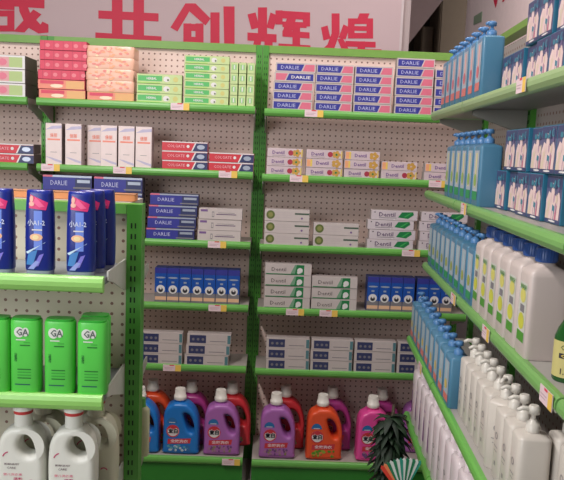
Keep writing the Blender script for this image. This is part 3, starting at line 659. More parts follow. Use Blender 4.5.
# teal bottle and cream slab on the rear shelves
p = P(); p.loft([(0, 0.02, 0.02), (0.09, 0.02, 0.02), (0.105, 0.012, 0.012), (0.12, 0.011, 0.011)], mat('teal_plastic', (20, 110, 130), 0.3), n=20)
o = p.build('teal_bottle'); z_ = ZII-0.046; o.location = (XR0-0.002, YFP+0.15, z_+0.0004); tag(o, 'small teal bottle on the rear shelf behind the near end post', 'bottle')

p = P(); p.loft([(0, 0.022, 0.016), (0.004, 0.023, 0.017), (0.13, 0.023, 0.017), (0.14, 0.014, 0.012)], mat('cream_tube', (196, 196, 160), 0.4), n=24, e=4)
rb_ = empty('cream_bottle', (XR0+0.014, YFP+0.15, ZIII-0.0455)); p.build('body', rb_)
p = P(); p.loft([(0.1405, 0.013, 0.012), (0.165, 0.012, 0.011)], mat('leaf_cap', (90, 160, 70), 0.4), n=20); p.build('cap', rb_); tag(rb_, 'cream bottle with green cap on the rear shelf, peeking past the near end post', 'bottle')
# ------------------------------------------------------------------ side rack (right)
RROT = -0.061; RP = Vector((0.625, 2.805, 0))
RS = {'A': (1.712, -0.005), 'B': (1.404, -0.010), 'C': (1.116, 0.0), 'D': (0.810, -0.044), 'E': (0.489, -0.037)}   # height, lip offset into the rack
rr = empty('side_rack', RP, RROT); tag(rr, 'long green framed rack along the right side, full of pump bottles', 'shelving')
def rw(x, y, z): return (RP.x+x*cos(RROT)-y*sin(RROT), RP.y+x*sin(RROT)+y*cos(RROT), z)
XB = 0.205; JT = [0.0, -0.60, -1.60, -2.5]
RTOP = 1.955
def t_at(px, x, z):
    a, b = -2.4, 0.3
    for _ in range(40):
        m = (a+b)/2
        if proj(rw(x, m, z))[0] > px: a = m
        else: b = m
    return (a+b)/2
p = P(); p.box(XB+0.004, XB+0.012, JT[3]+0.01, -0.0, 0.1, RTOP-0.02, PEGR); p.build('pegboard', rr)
p = P(); p.box(XB-0.002, XB+0.02, -0.0, 0.014, 0.1, RTOP-0.02, mat('edge_white', (206, 198, 190))); p.build('edge_strip', rr)
for y in JT[:3]:
    p = P(); p.box(XB-0.014, XB+0.03, y-0.032, y-0.001, 0, RTOP, GREEND)
    z = 0.15
    while z < RTOP-0.05:
        for yy in (y-0.022, y-0.012): p.box(XB-0.0148, XB-0.0135, yy-0.0015, yy+0.0015, z, z+0.011, SLOT)
        z += 0.0267
    p.build('post', rr)
p = P(); p.box(XB-0.016, XB-0.0145, 0.01, -0.0, RTOP, RTOP, GREEN) if False else None
p = P(); p.box(XB-0.015, XB+0.03, JT[3], 0.014, RTOP+0.0005, RTOP+0.024, mat('rail_green_backlit', (116, 158, 62), 0.45)); p.build('top_rail', rr)  # darker olive puts the rail's backlit shade into its colour
def lipy(p, x, y0, y1, z, h, m):
    prof = [(x+0.014, z), (x+0.004, z), (x-0.002, z-0.004), (x-0.005, z-h*0.35), (x-0.005, z-h*0.62), (x+0.001, z-h*0.9), (x+0.006, z-h), (x+0.014, z-h)]
    n = len(prof); vs = [(a, y0, b) for a, b in prof]+[(a, y1, b) for a, b in prof]
    p.add(vs, [(i, (i+1) % n, (i+1) % n+n, i+n) for i in range(n)]+[tuple(range(n-1, -1, -1)), tuple(range(n, 2*n))], m)
RDECK = mat('rack_deck', (168, 164, 158), 0.45); GRA = mat('green_paint_reflection', (146, 174, 118), 0.35); GRC = mat('green_paint_reflection_soft', (118, 170, 92), 0.35)  # the paler greens put reflections into the colour of the upper rails
for k, (z, xo) in RS.items():
    for i in range(3):
        y1, y0 = JT[i]-0.004, JT[i+1]+0.004
        p = P(); p.box(xo+0.0145, XB-0.016, y0, y1, z-0.026, z-0.0035, RDECK); d = p.build('shelf', rr)
        p = P(); lipy(p, xo, y0, y1, z-0.002, 0.034, {'A': GRA, 'B': GRC, 'C': GRC}.get(k, GREEN)); p.build('price_rail', d)
        for yy in (y1-0.006, y0+0.006):
            q = P(); pf = [(xo+0.03, z-0.027), (xo+0.03, z-0.045), (XB-0.016, z-0.1), (XB-0.016, z-0.027)]
            vs = [(a, yy-0.002, b) for a, b in pf]+[(a, yy+0.002, b) for a, b in pf]
            q.add(vs, [(0, 1, 2, 3), (7, 6, 5, 4)]+[(i_, i_+4, (i_+1) % 4+4, (i_+1) % 4) for i_ in range(4)], mat('bracket_shade', (150, 148, 140))); q.build('bracket', d)
p = P(); p.box(-0.02, XB-0.016, JT[3], -0.004, 0.1, 0.125, RDECK); p.build('shelf', rr)
RZ = -pi/2+RROT
def rput(pr, x, y, z, label, cat, group, j=0.02):
    return put(pr, rw(x, y, z), RZ+random.uniform(-j, j), label, cat, group)

def pump_bottle(name, w, d, h, body, pump, draw, e=9, ph=0.78, noz=0.018):
    """front faces -y; pump nozzle points to the front"""
    r = empty(name, (0, 0, 0)); a, b = w/2, d/2
    p = P(); p.loft([(0, a*0.95, b*0.93), (0.004, a, b), (h*0.955, a, b), (h*0.98, a*0.95, b*0.93), (h, a*0.7, b*0.66), (h+0.004, 0.012, 0.012, 2)], body, n=40, e=e); p.build('body', r)
    z = h+0.0042
    p = P(); p.loft([(z, 0.0145, 0.0145), (z+0.016*ph, 0.014, 0.014), (z+0.018*ph, 0.010, 0.010), (z+0.024*ph, 0.006, 0.006)], pump, n=18); p.build('collar', r)
    z += 0.024*ph
    p = P(); p.loft([(z, 0.0045, 0.0045), (z+0.010*ph, 0.0045, 0.0045), (z+0.0101*ph, 0.012, 0.012), (z+0.022*ph, 0.0125, 0.0125), (z+0.026*ph, 0.009, 0.009)], pump, n=16)
    p.tube([(0, -0.004, z+0.018*ph), (0, -noz*0.7, z+0.020*ph), (0, -noz, z+0.015*ph)], [0.006, 0.005, 0.004], pump); p.build('pump_head', r)
    p = P(); surf = lambda x, zz: -b*max(0, 1-min(1, abs(x/a))**e)**(1/e)
    draw(p, a, h, surf); p.build('label', r); return Proto(r)
SKY = mat('sky_blue_plastic', (76, 126, 156), 0.36, 0.04, 8); SKYP = mat('pump_blue', (82, 130, 180), 0.35)
def d_pump(c1, c2, c3):
    def f(p, a, h, surf):
        p.rect(-a*0.72, a*0.72, h*0.10, h*0.9, 0, mat('label_white', (176, 186, 196)), surf, 0.0006)
        p.rect(-a*0.72, a*0.72, h*0.10, h*0.24, 0, c1, surf, 0.0009); p.rect(-a*0.2, a*0.3, h*0.3, h*0.86, 0, c2, surf, 0.0009)
        p.disc(-a*0.05, h*0.42, a*0.4, 0, c3, surf, 0.0013, ry=h*0.1)
    return f
PA = pump_bottle('pump_bottle', 0.082, 0.062, 0.170, SKY, SKYP, d_pump(mat('coral_label', (220, 120, 110)), mat('pink_label', (226, 176, 176)), mat('rose_label', (210, 110, 120))))
PBt = pump_bottle('pump_bottle', 0.082, 0.062, 0.172, SKY, SKYP, d_pump(mat('label_green', (40, 150, 90)), mat('cream_label', (214, 206, 160)), mat('label_lime', (150, 180, 90))))
PC = pump_bottle('pump_bottle', 0.082, 0.062, 0.165, SKY, SKYP, d_pump(mat('label_green', (40, 150, 90)), mat('ice_label', (176, 200, 210)), mat('label_olive', (160, 170, 80))))
PD = pump_bottle('pump_bottle', 0.082, 0.062, 0.150, SKY, SKYP, d_pump(mat('coral_label', (220, 120, 110)), mat('ice_label', (176, 200, 210)), mat('label_yellow', (214, 190, 100))))
def row(pr, k, px_far, px_near, n, desc, cat, group, inset=0.006, half=0.031, zoff=0.0, frm='far'):
    z, xo = RS[k]; x = xo+inset; y1 = min(-0.012, t_at(px_far, x, z+zoff)); y0 = t_at(px_near, x, z+zoff); st = (y1-y0)/n
    for i in range(n):
        yy = y0+st*(i+0.5)
        w = ['nearest the camera', 'second from the camera', 'third from the camera', 'fourth from the camera', 'fifth from the camera', 'sixth from the camera', 'seventh from the camera', 'eighth from the camera', 'farthest, by the back shelves'][i if i < n-1 else 8]
        rput(pr, x+half, yy, z-0.003, f'{desc}, {w}', cat, group)
    print('ROW', k, desc, 'y', round(y0, 3), round(y1, 3), 'step', round(st, 4))
    return y0, y1
row(PA, 'A', 440, 480, 7, 'sky blue pump bottle on the rack\'s top shelf', 'pump bottle', 'blue pump bottles')
row(PBt, 'B', 443.5, 477, 6, 'sky blue pump bottle on the rack\'s second shelf', 'pump bottle', 'blue pump bottles')
yC, _ = row(PC, 'C', 427, 470.5, 9, 'sky blue pump bottle beside the white jugs', 'pump bottle', 'blue pump bottles')
yD, _ = row(PD, 'D', 406, 447.5, 9, 'sky blue pump bottle beside white pump bottles', 'pump bottle', 'blue pump bottles')

# white jugs with navy caps
def navy_jug():
    r = empty('bleach_jug', (0, 0, 0)); a, b, h = 0.041, 0.042, 0.201; m = mat('chalk_plastic', (204, 190, 184), 0.4, 0.02, 5)
    secs = [(0, a*0.95, b*0.95), (0.005, a, b), (h*0.88, a, b), (h*0.93, a*0.96, b*0.95), (h*0.97, a*0.78, b*0.72), (h, 0.020, 0.020, 2.4), (h+0.006, 0.018, 0.018, 2)]
    p = P(); p.loft(secs, m, n=40, e=8); p.build('body', r)
    p = P(); c = mat('navy_cap', (46, 80, 144), 0.35); z = h+0.0065
    p.loft([(z, 0.0225, 0.0225), (z+0.003, 0.023, 0.023), (z+0.028, 0.022, 0.022), (z+0.030, 0.020, 0.020)], c, n=28)
    for k in range(24): t = 2*pi*k/24; p.box(0.0226*cos(t)-0.0008, 0.0226*cos(t)+0.0008, 0.0226*sin(t)-0.0008, 0.0226*sin(t)+0.0008, z+0.003, z+0.026, c)
    p.build('cap', r)
    surf = lambda x, zz: -b*max(0, 1-min(1, abs(x/a))**8)**(1/8)
    p = P(); p.rect(-a*0.66, a*0.66, h*0.16, h*0.80, 0, mat('label_paper', (206, 206, 196)), surf, 0.0006)
    p.rect(-a*0.6, a*0.6, h*0.16, h*0.27, 0, mat('grass_label', (80, 150, 50)), surf, 0.0009)
    p.disc(0.0, h*0.38, a*0.5, 0, mat('citron_label', (204, 204, 70)), surf, 0.0012, ry=h*0.09); p.disc(0.002, h*0.66, a*0.46, 0, mat('lemon_label', (214, 206, 110)), surf, 0.0012, ry=h*0.08)
    p.rect(-a*0.3, a*0.4, h*0.48, h*0.56, 0, GREY, surf, 0.0012); p.text('WASH', -a*0.5, a*0.5, h*0.72, h*0.78, 0, mat('grass_label', (80, 150, 50)), surf, 0.0013)
    p.build('label', r); return Proto(r)
NJ = navy_jug(); z, xo = RS['C']; x = xo+0.006
yn = t_at(524.5, x, z); st = (yC-yn)/6
print('jug step', st)
for i in range(6):
    w = ['nearest the camera', 'second from the camera', 'third from the camera', 'fourth from the camera', 'fifth from the camera', 'farthest, beside the blue pump bottles'][i]
    rput(NJ, x+0.042, yn+max(st, 0.0)*(i+0.5), z-0.003, f'white jug with navy screw cap, {w}', 'jug', 'white jugs with navy caps', 0.01)

# olive oil style bottle
r_ = empty('sauce_bottle', (0, 0, 0))
p = P(); p.loft([(0, 0.028, 0.028), (0.004, 0.030, 0.030), (0.105, 0.030, 0.030), (0.125, 0.024, 0.024), (0.15, 0.012, 0.012), (0.18, 0.011, 0.011)], mat('green_glass', (30, 84, 34), 0.12), n=32); p.build('glass', r_)
p = P(); p.loft([(0.1805, 0.0135, 0.0135), (0.205, 0.0135, 0.0135), (0.207, 0.012, 0.012)], mat('dark_cap', (30, 50, 30), 0.3), n=24); p.build('cap', r_)
p = P(); p.loft([(0.012, 0.0306, 0.0306), (0.098, 0.0306, 0.0306)], mat('straw_label', (200, 188, 122), 0.5), n=48, caps=False)
sf = lambda x, z: -sqrt(max(0, 0.0306**2-x*x)); p.rect(-0.022, 0.006, 0.058, 0.070, 0, DARK, sf, 0.0006); p.text('OIL', -0.019, 0.003, 0.060, 0.068, 0, YEL, sf, 0.001); p.text('1.5 L', -0.018, 0.006, 0.020, 0.034, 0, DARK, sf, 0.0006); p.text('OLIVE', -0.02, 0.01, 0.078, 0.09, 0, mat('olive_print', (96, 108, 52)), sf, 0.0006)
p.build('label', r_)
zC = RS['C'][0]; yy = t_at(569, 0.052, zC+0.06)
r_.location = rw(0.052, yy, zC-0.003); r_.rotation_euler = (0, 0, -0.25); r_.scale = (0.92, 0.92, 0.82); tag(r_, 'dark green bottle with straw-yellow label, at the right edge beside the white jugs', 'bottle')

# square hanging-picture packs (sanitary packs) in two layers
def d_pack(p, w, h, y):
    p.rect(-w/2+0.0015, w/2-0.0015, h*0.02, h*0.98, y, mat('pack_dusk', (96, 96, 130)), off=0.0003)
    fl = mat('pack_blush', (232, 204, 200)); cr = mat('pack_cream', (222, 202, 180)); pu = mat('pack_navy', (62, 70, 108)); tl = mat('pack_teal', (60, 130, 150)); rs = mat('pack_rose', (190, 110, 136))
    p.rect(-w*0.48, w*0.48, h*0.72, h*0.97, y, pu, off=0.0006)
    p.flat([(-w*0.42, h*0.10), (w*0.40, h*0.10), (w*0.44, h*0.5), (w*0.30, h*0.72), (w*0.22, h*0.55), (w*0.08, h*0.60), (w*0.0, h*0.82), (-w*0.12, h*0.84), (-w*0.16, h*0.62), (-w*0.30, h*0.66), (-w*0.44, h*0.48)], y, fl, off=0.0009)
    for k in range(9): p.disc(random.uniform(-w*0.36, w*0.36), random.uniform(h*0.14, h*0.55), w*0.05, y, random.choice([cr, fl, mat('pack_lilac', (186, 150, 170))]), off=0.0013+k*0.00005, ry=h*0.1, n=7)
    for k in range(8): p.disc(random.uniform(-w*0.40, w*0.40), random.uniform(h*0.70, h*0.90), w*0.06, y, random.choice([mat('pack_violet_grey', (112, 96, 134)), mat('pack_slate', (64, 84, 120)), tl]), off=0.0014+k*0.00005, ry=h*0.06, n=7)
    p.flat([(-w*0.44, h*0.10), (-w*0.24, h*0.10), (-w*0.2, h*0.5), (-w*0.42, h*0.4)], y, cr, off=0.0012)
    p.flat([(-w*0.05, h*0.10), (w*0.1, h*0.10), (w*0.12, h*0.36), (-w*0.02, h*0.40)], y, tl, off=0.0012); p.flat([(w*0.14, h*0.10), (w*0.24, h*0.10), (w*0.26, h*0.38), (w*0.16, h*0.44)], y, rs, off=0.0012)
    p.rect(-w*0.48, w*0.48, h*0.02, h*0.09, y, pu, off=0.0009); p.disc(w*0.0, h*0.06, w*0.22, y, WHITE, off=0.0012, ry=h*0.02)
    p.disc(w*0.28, h*0.84, w*0.09, y, tl, off=0.0012)
PK = carton(0.0985, 0.104, 0.034, mat('pack_side_teal', (42, 112, 140), 0.35), d_pack, 'sanitary_pack')
def packs(k, layer, px0, n, inset, ln, lay):
    z, xo = RS[k]; x = xo+inset; y0 = t_at(px0, x, z+0.05+layer*0.1)
    for i in range(n):
        w = ['farthest', 'second farthest', 'third farthest', 'fourth farthest', 'fifth farthest', 'sixth farthest'][i]
        rput(PK, x+0.017+(0.009 if i % 3 == 2 else 0), y0-0.0505-i*0.1000, z-0.003+layer*0.1046, f'teal-sided square pack with pink flower, {ln} {lay} layer, {w}', 'pack', 'teal-sided picture packs', 0.004)
packs('A', 0, 502, 5, 0.06, 'top rack shelf,', 'lower'); packs('A', 1, 527, 4, 0.06, 'top rack shelf,', 'upper')
packs('B', 0, 487, 6, 0.055, 'second rack shelf,', 'lower'); packs('B', 1, 505, 5, 0.055, 'second rack shelf,', 'upper')

# white pump bottles, shelf D
def d_wpump(p, a, h, surf):
    g = mat('pewter_print', (150, 144, 142))
    p.disc(0, h*0.62, a*0.28, 0, g, surf, 0.0006, ry=h*0.05, hole=0.6); p.rect(-a*0.4, a*0.4, h*0.46, h*0.475, 0, g, surf, 0.0006); p.rect(-a*0.3, a*0.3, h*0.40, h*0.412, 0, g, surf, 0.0006)
    p.rect(-a*0.15, a*0.15, h*0.2, h*0.26, 0, g, surf, 0.0006)
WP_ = mat('ivory_plastic', (206, 198, 188), 0.32, 0.02, 6)
WPB = pump_bottle('lotion_pump_bottle', 0.066, 0.070, 0.166, WP_, mat('ivory_pump', (214, 208, 198), 0.3), d_wpump, e=5, ph=1.1, noz=0.034)
z, xo = RS['D']; x = xo+0.030; yn = t_at(518, x, z+0.12); n = max(5, round((yD-yn)/0.069)); st = (yD-0.004-yn)/n
print('white pumps', n, st)
for i in range(n+1):
    w = ['second from the camera', 'third from the camera', 'fourth from the camera', 'fifth from the camera', 'sixth from the camera', 'seventh from the camera', 'eighth from the camera', 'ninth from the camera'][i-1] if i < n-1 else 'next to the blue ones'
    if i == 0: w = 'nearest the camera'
    if i == n: continue
    o = rput(WPB, x+0.035, yn+st*(i+0.5), z-0.003, f'ivory lotion pump bottle in the outer row, {w}', 'pump bottle', 'ivory lotion pump bottles')
    o.rotation_euler.z += random.uniform(-0.5, 0.9) if i in (0, 3) else 0.0
for i in range(2):
    rput(WPB, x+0.035+0.076, yn+0.02-0.075*(i-0.2), z-0.003, f'ivory lotion pump bottle in the inner row, {["farther one", "nearer one, cut by the frame"][i]}', 'pump bottle', 'ivory lotion pump bottles')

# shelf E: white slim bottles, the far ones with a violet drop
def slim(draw, nm):
    r = empty('conditioner_bottle', (0, 0, 0)); a, b, h = 0.047, 0.022, 0.214; m = mat('pearl_plastic', (222, 208, 210), 0.3, 0.03, 6)
    p = P(); p.loft([(0.0, a*0.9, b*0.9), (0.004, a, b), (h*0.88, a, b), (h*0.95, a*0.94, b*0.95), (h*0.985, a*0.75, b*0.8), (h, a*0.4, b*0.6)], m, n=32, e=3); p.build('body', r)
    p = P(); p.loft([(h+0.0003, 0.012, 0.011), (h+0.022, 0.011, 0.010), (h+0.024, 0.009, 0.008)], m, n=20); p.build('cap', r)
    surf = lambda x, zz: -b*max(0, 1-min(1, abs(x/(a*1)))**3)**(1/3)
    p = P(); draw(p, a, h, surf); p.build('label', r); return Proto(r)
def d_drop(p, a, h, surf):
    v = mat('violet_drop', (126, 70, 132)); p.flat([(-a*0.5, h*0.22), (a*0.1, h*0.22), (-a*0.1, h*0.62), (-a*0.3, h*0.64)], 0, v, surf, 0.0006)
    p.rect(-a*0.3, a*0.2, h*0.72, h*0.75, 0, mat('lilac_print', (190, 160, 190)), surf, 0.0006)
def d_plain(p, a, h, surf):
    p.rect(-a*0.4, a*0.4, h*0.4, h*0.412, 0, mat('pewter_print', (150, 144, 142)), surf, 0.0006); p.disc(0, h*0.55, a*0.3, 0, mat('pewter_print', (150, 144, 142)), surf, 0.0006, ry=h*0.03, hole=0.6)
SV, SP = slim(d_drop, 'v'), slim(d_plain, 'p')
z, xo = RS['E']; y0 = t_at(411.5, xo+0.01, z+0.1); i = 0; yy = min(y0, -0.01)-0.050
print('E start', y0)
while i < 12:
    v = i < 5; nn = i if v else i-5; nmx = ['farthest', 'second farthest', 'third farthest', 'fourth farthest', 'fifth farthest', 'sixth farthest', 'seventh farthest', 'eighth farthest'][nn]
    rput(SV if v else SP, xo+0.030, yy-i*0.098, z-0.003, (f'pearl white bottle with violet drop on the low shelf, {nmx}' if v else f'plain pearl white bottle on the low shelf, {nmx}'), 'bottle', 'pearl white slim bottles')
    i += 1

# rack price tags
tr = tagproto(0.07, 0.032)
for k, px, ln in [('A', 521, 'under the picture packs on the top rack shelf'), ('B', 463.5, 'under the blue bottles of the second rack shelf'), ('C', 453, 'at the joint of the third rack shelf'), ('C', 485.5, 'under the farthest white jugs'), ('C', 546, 'beneath the nearest white jug'), ('D', 420, 'under the blue bottles of the fourth rack shelf')]:
    z, xo = RS[k]; yy = t_at(px, xo-0.008, z-0.016); put(tr, rw(xo-0.0078, yy, z-0.017), RZ, f'small pink and yellow price tag, {ln}', 'price tag', 'price tags')

# ------------------------------------------------------------------ plant and striped fan on the floor end
pl = empty('leafy_plant', (X_at(390, 0.45, 2.70), 2.70, 0)); tag(pl, 'dark green leafy plant in front of the pink detergent jug', 'plant')
p = P(); p.loft([(0, 0.07, 0.07), (0.004, 0.075, 0.075), (0.15, 0.095, 0.095), (0.17, 0.10, 0.10), (0.172, 0.088, 0.088), (0.15, 0.086, 0.086)], mat('pot_brown', (70, 44, 34), 0.7), n=28); p.build('pot', pl)
p = P(); LM = [mat('leaf_dark', (20, 38, 22), 0.6, 0.2), mat('leaf_mid', (28, 52, 28), 0.6, 0.2)]
p.tube([(0, 0, 0.1), (0.0, 0, 0.35), (0.01, 0, 0.55)], [0.014, 0.011, 0.006], mat('stem_brown', (64, 54, 36), 0.7))
for i in range(190):
    t = random.uniform(0, 2*pi); z0 = random.uniform(0.22, 0.50); L = random.uniform(0.07, 0.115); upv = random.uniform(-0.25, 0.9); w = random.uniform(0.011, 0.019)
    vs = []; d = Vector((cos(t), sin(t), 0)); s = Vector((-sin(t), cos(t), 0)); n = 6
    for k in range(n+1):
        q = k/n; c = Vector((0, 0, z0))+d*L*q*(1-0.1*q)+Vector((0, 0, L*(upv*q-0.7*q*q))); ww = w*sin(pi*min(1, 0.12+q*0.88))**0.7*(1-q*0.2)
        vs += [c-s*ww, c+Vector((0, 0, ww*0.35)), c+s*ww]
    fs = []
    for k in range(n):
        for e in (0, 1): a = k*3+e; fs.append((a, a+1, a+4, a+3))
    p.add(vs, fs, LM[i % 2], True)
lv = p.build('leaves', pl)
sf_ = empty('striped_fan', (X_at(404, 0.5, 2.2), 2.20, 0)); tag(sf_, 'fan of green, white and red striped strips at the foot of the rack', 'fan')
p = P(); p.loft([(0, 0.05, 0.045), (0.004, 0.055, 0.05), (0.44, 0.062, 0.055), (0.4405, 0.056, 0.05)], mat('fan_tub', (120, 126, 120), 0.5), n=28, e=4); p.build('tub', sf_)
cl = [mat('fan_red', (206, 60, 44)), mat('fan_orange', (226, 130, 84)), mat('fan_dark', (36, 60, 44)), mat('fan_green', (24, 116, 78)), mat('fan_white', (206, 214, 208)), mat('fan_teal', (40, 140, 120))]
seq = [0, 1, 3, 4, 3, 4, 5, 4, 3, 4, 3, 4, 5]
for i, c in enumerate(seq):
    an = math.radians(36-i*5.0); L = 0.125; b0 = Vector((0.0, -0.01+0.0015*i, 0.42)); d = Vector((-sin(an), 0, cos(an))); s = Vector((cos(an), 0, sin(an)))
    a = 0.003; b = 0.0065; q = P(); vs = []
    for yy in (-0.0012, 0.0012):
        for pt in (b0-s*a, b0+s*a, b0+d*L+s*b, b0+d*(L+0.008), b0+d*L-s*b): vs.append(pt+Vector((0, yy, 0)))
    q.add(vs, [(0, 1, 2, 3, 4), (9, 8, 7, 6, 5)]+[(k, k+5, (k+1) % 5+5, (k+1) % 5) for k in range(5)], cl[c]); q.build('strip', sf_)

# ------------------------------------------------------------------ room
def struct(name, p, o=(0, 0, 0)): ob = p.build(name); ob['kind'] = 'structure'; return ob
WALL = mat('wall_paint', (176, 162, 160), 0.8, 0.03, 2); BAN = mat('banner_cloth', (192, 170, 172), 0.7, 0.02, 3)
def tile_floor():
    m = mat('floor_tile', (150, 144, 136), 0.35, 0.05, 3); return m
p = P(); p.box(-4.5, 3.2, -2.5, 7.0, -0.05, 0, tile_floor()); struct('floor', p)
p = P(); p.box(-4.5, 0.66, 3.6205, 3.70, 0, 3.2, WALL); struct('wall_back', p)
p = P(); p.box(-4.55, -4.5, -2.5, 7.0, 0, 3.2, WALL); struct('wall_left', p)
p = P(); p.box(1.10, 1.16, -2.5, 3.98, 0, 3.2, mat('side_wall_paint', (232, 214, 212), 0.8, 0.02, 2)); struct('wall_right', p)
p = P(); p.box(-4.5, 3.2, -2.5, 7.0, 3.2, 3.25, mat('ceiling_paint', (190, 184, 180), 0.9, 0.02, 2)); struct('ceiling', p)
OLV = mat('olive_panel', (132, 116, 98), 0.7, 0.05, 2); OLD = mat('olive_dark', (84, 72, 64), 0.7, 0.05, 2)
p = P(); p.box(0.3, 3.2, 5.4, 5.5, 0, 3.2, OLD); struct('wall_far', p)
# panels in the room behind
o = P()
x0 = X_at(437, 2.3, 5.0); x1 = X_at(470, 2.3, 5.0)
o.box(x0, x1+0.5, 5.0, 5.3, 0, 3.1, OLV, 0.01); o.box(x0+0.02, x1+0.48, 4.995, 5.0, 0.1, 3.0, mat('olive_panel2', (140, 124, 106), 0.7)); ob = o.build('wall_cabinet'); tag(ob, 'tall olive-brown panelled cupboard in the room behind the banner', 'cabinet')
x2 = X_at(418, 2.3, 5.2)
o = P(); o.box(x2, x0-0.005, 5.1, 5.38, 0, at(425, 26, 5.1).z, OLV, 0.01); ob = o.build('wall_cabinet'); tag(ob, 'lower olive-brown cupboard left of the tall one, behind the banner', 'cabinet')
# sloping stair underside beyond the banner end
a = at(404, 50, 4.3); b = at(443, 0, 4.3); c = b+(b-a)*1.2; 
p = P(); pts = [(a.x-0.5, a.z-0.62), (a.x, a.z), (c.x, c.z), (c.x-0.5, c.z+0.1), (a.x-0.9, c.z)]
pts = [(a.x-(b.x-a.x), a.z-(b.z-a.z)), (c.x, c.z), (a.x-(b.x-a.x), c.z)]
vs = [(x, 4.3, z) for x, z in pts]+[(x, 4.9, z) for x, z in pts]
p.add(vs, [(0, 1, 2), (5, 4, 3), (0, 3, 4, 1), (1, 4, 5, 2), (2, 5, 3, 0)], mat('stair_plaster', (158, 140, 138), 0.8)); struct('trim_1', p)

# banner with red characters
YBN = 3.60
bx1 = at(402.5, 30, YBN).x
bn = empty('banner', (-0.7, YBN, 2.0)); tag(bn, 'long pale banner with big red Chinese characters above the back shelves', 'banner'); og = bn.location
p = P(); p.box(-3.0, bx1, YBN, YBN+0.02, 1.95, 2.75, BAN); p.build('cloth', bn, og)
p = P(); p.box(bx1-0.012, bx1, YBN-0.0015, YBN, 1.95, 2.75, mat('banner_hem', (196, 184, 184))); p.build('hem', bn, og)
RL = mat('banner_red', (196, 30, 64), 0.6, 0.03)
def ring(x0, y0, x1, y1, t, u=None):
    u = u or t
    return [[(x0, y0), (x1, y0), (x1, y0+u), (x0, y0+u)], [(x0, y1-u), (x1, y1-u), (x1, y1), (x0, y1)], [(x0, y0), (x0+t, y0), (x0+t, y1), (x0, y1)], [(x1-t, y0), (x1, y0), (x1, y1), (x1-t, y1)]]
def bar(x0, y0, x1, y1, t):      # horizontal stroke
    return [(x0, y0), (x1, y1), (x1, y1+t), (x0, y0+t)]
def ver(x0, y0, y1, w): return [(x0, y0), (x0+w, y0), (x0+w, y1), (x0, y1)]
GLY = {
 'gan': [bar(-14, -4, 44, 0, 8), [(18, -14), (27, -14), (28, 6), (31, 14), (40, 24), (42, 21), (48, 24), (48, 32), (38, 33), (27, 26), (20, 12)], [(33, 10), (41, 15), (25, 32), (14, 31)], bar(-12, 5, 14, 6, 3.5)]+ring(-10, 11, 14, 31, 6, 5)+[[(-14, 0), (-7, 0), (-12, 34), (-20, 34)], [(-14, 38), (-6, 36), (-9, 52), (-18, 50)], [(2, 37), (9, 37), (10, 48), (30, 48), (30, 40), (36, 40), (36, 55), (3, 54)], [(40, 36), (47, 36), (52, 48), (44, 49)]],
 'gong': [ver(112.5, -8, 37, 9.5), ver(134, -6, 38, 9.5), bar(99, 11, 158, 14, 7), bar(96, 33, 161, 37, 6), [(112, 42), (122, 43), (108, 58), (97, 55)], [(136, 43), (146, 43), (160, 56), (150, 61)]],
 'chuang': [[(186, 4), (195, 4), (210, 18), (205, 25), (190, 12), (178, 31), (171, 27)], bar(184, 24, 203, 25, 6), ver(196, 24, 41, 7), bar(187, 37, 203, 38, 6), [(184, 24), (192, 24), (192, 50), (206, 50), (206, 57), (184, 57)], ver(211, 13, 46, 8), [(224, 7), (234, 7), (234, 62), (220, 64), (218, 57), (225, 56)]],
 'hui': [[(248, 15), (255, 13), (259, 27), (252, 29)], ver(258.5, 8, 36, 8), [(271, 13), (277, 16), (273, 29), (267, 27)], bar(248, 33, 276, 35, 7), [(254, 40), (261, 40), (258, 56), (247, 62), (245, 55), (252, 51)], [(265, 41), (272, 41), (272, 54), (278, 54), (278, 61), (265, 61)],
         bar(277, 11, 309, 13, 6.5), ver(276, 11, 24, 6), ver(303.5, 13, 26, 6), bar(283, 22, 306, 23, 4.5), [(288, 17), (296, 18), (291, 32), (283, 32)], bar(283, 31, 309, 33, 5), bar(279, 44, 310, 46, 5.5), ver(293, 25, 66, 6.5)],
 'huang': [[(321.5, 28), (327, 26), (330, 38), (324, 40)], [(331, 14), (339, 14), (339, 34), (333, 50), (322, 60), (317, 54), (328, 44), (331, 34)], [(344, 25), (349, 28), (345, 39), (339, 37)], [(338, 40), (343, 38), (350, 52), (344, 56)],
         [(360, 14), (369, 14), (366, 21), (357, 21)]]+ring(348.5, 19, 372.5, 38, 5.5, 4.5)+[bar(350, 26.5, 371, 27, 3.6), bar(346, 41.5, 375, 42.5, 4.5), bar(346, 49, 381, 50, 4.5), bar(347, 61, 382, 62, 5), ver(358, 42, 63, 6.5)],
}
for gname, polys in GLY.items():
    p = P()
    for i, pl_ in enumerate(polys):
        cx_ = sum(q[0] for q in pl_)/len(pl_); cy_ = sum(q[1] for q in pl_)/len(pl_); sg = lambda v: 0.55 if v > 0 else -0.55
        pts = [at(x+sg(x-cx_), y+sg(y-cy_), YBN) for x, y in pl_]; n = len(pts); yy = YBN-0.0015-i*0.00005
        from mathutils.geometry import tessellate_polygon
        tr_ = tessellate_polygon([[Vector((q.x, q.z, 0)) for q in pts]])
        p.add([(q.x, yy, q.z) for q in pts], [tuple(t) for t in tr_], RL)
    p.build('character', bn, og)

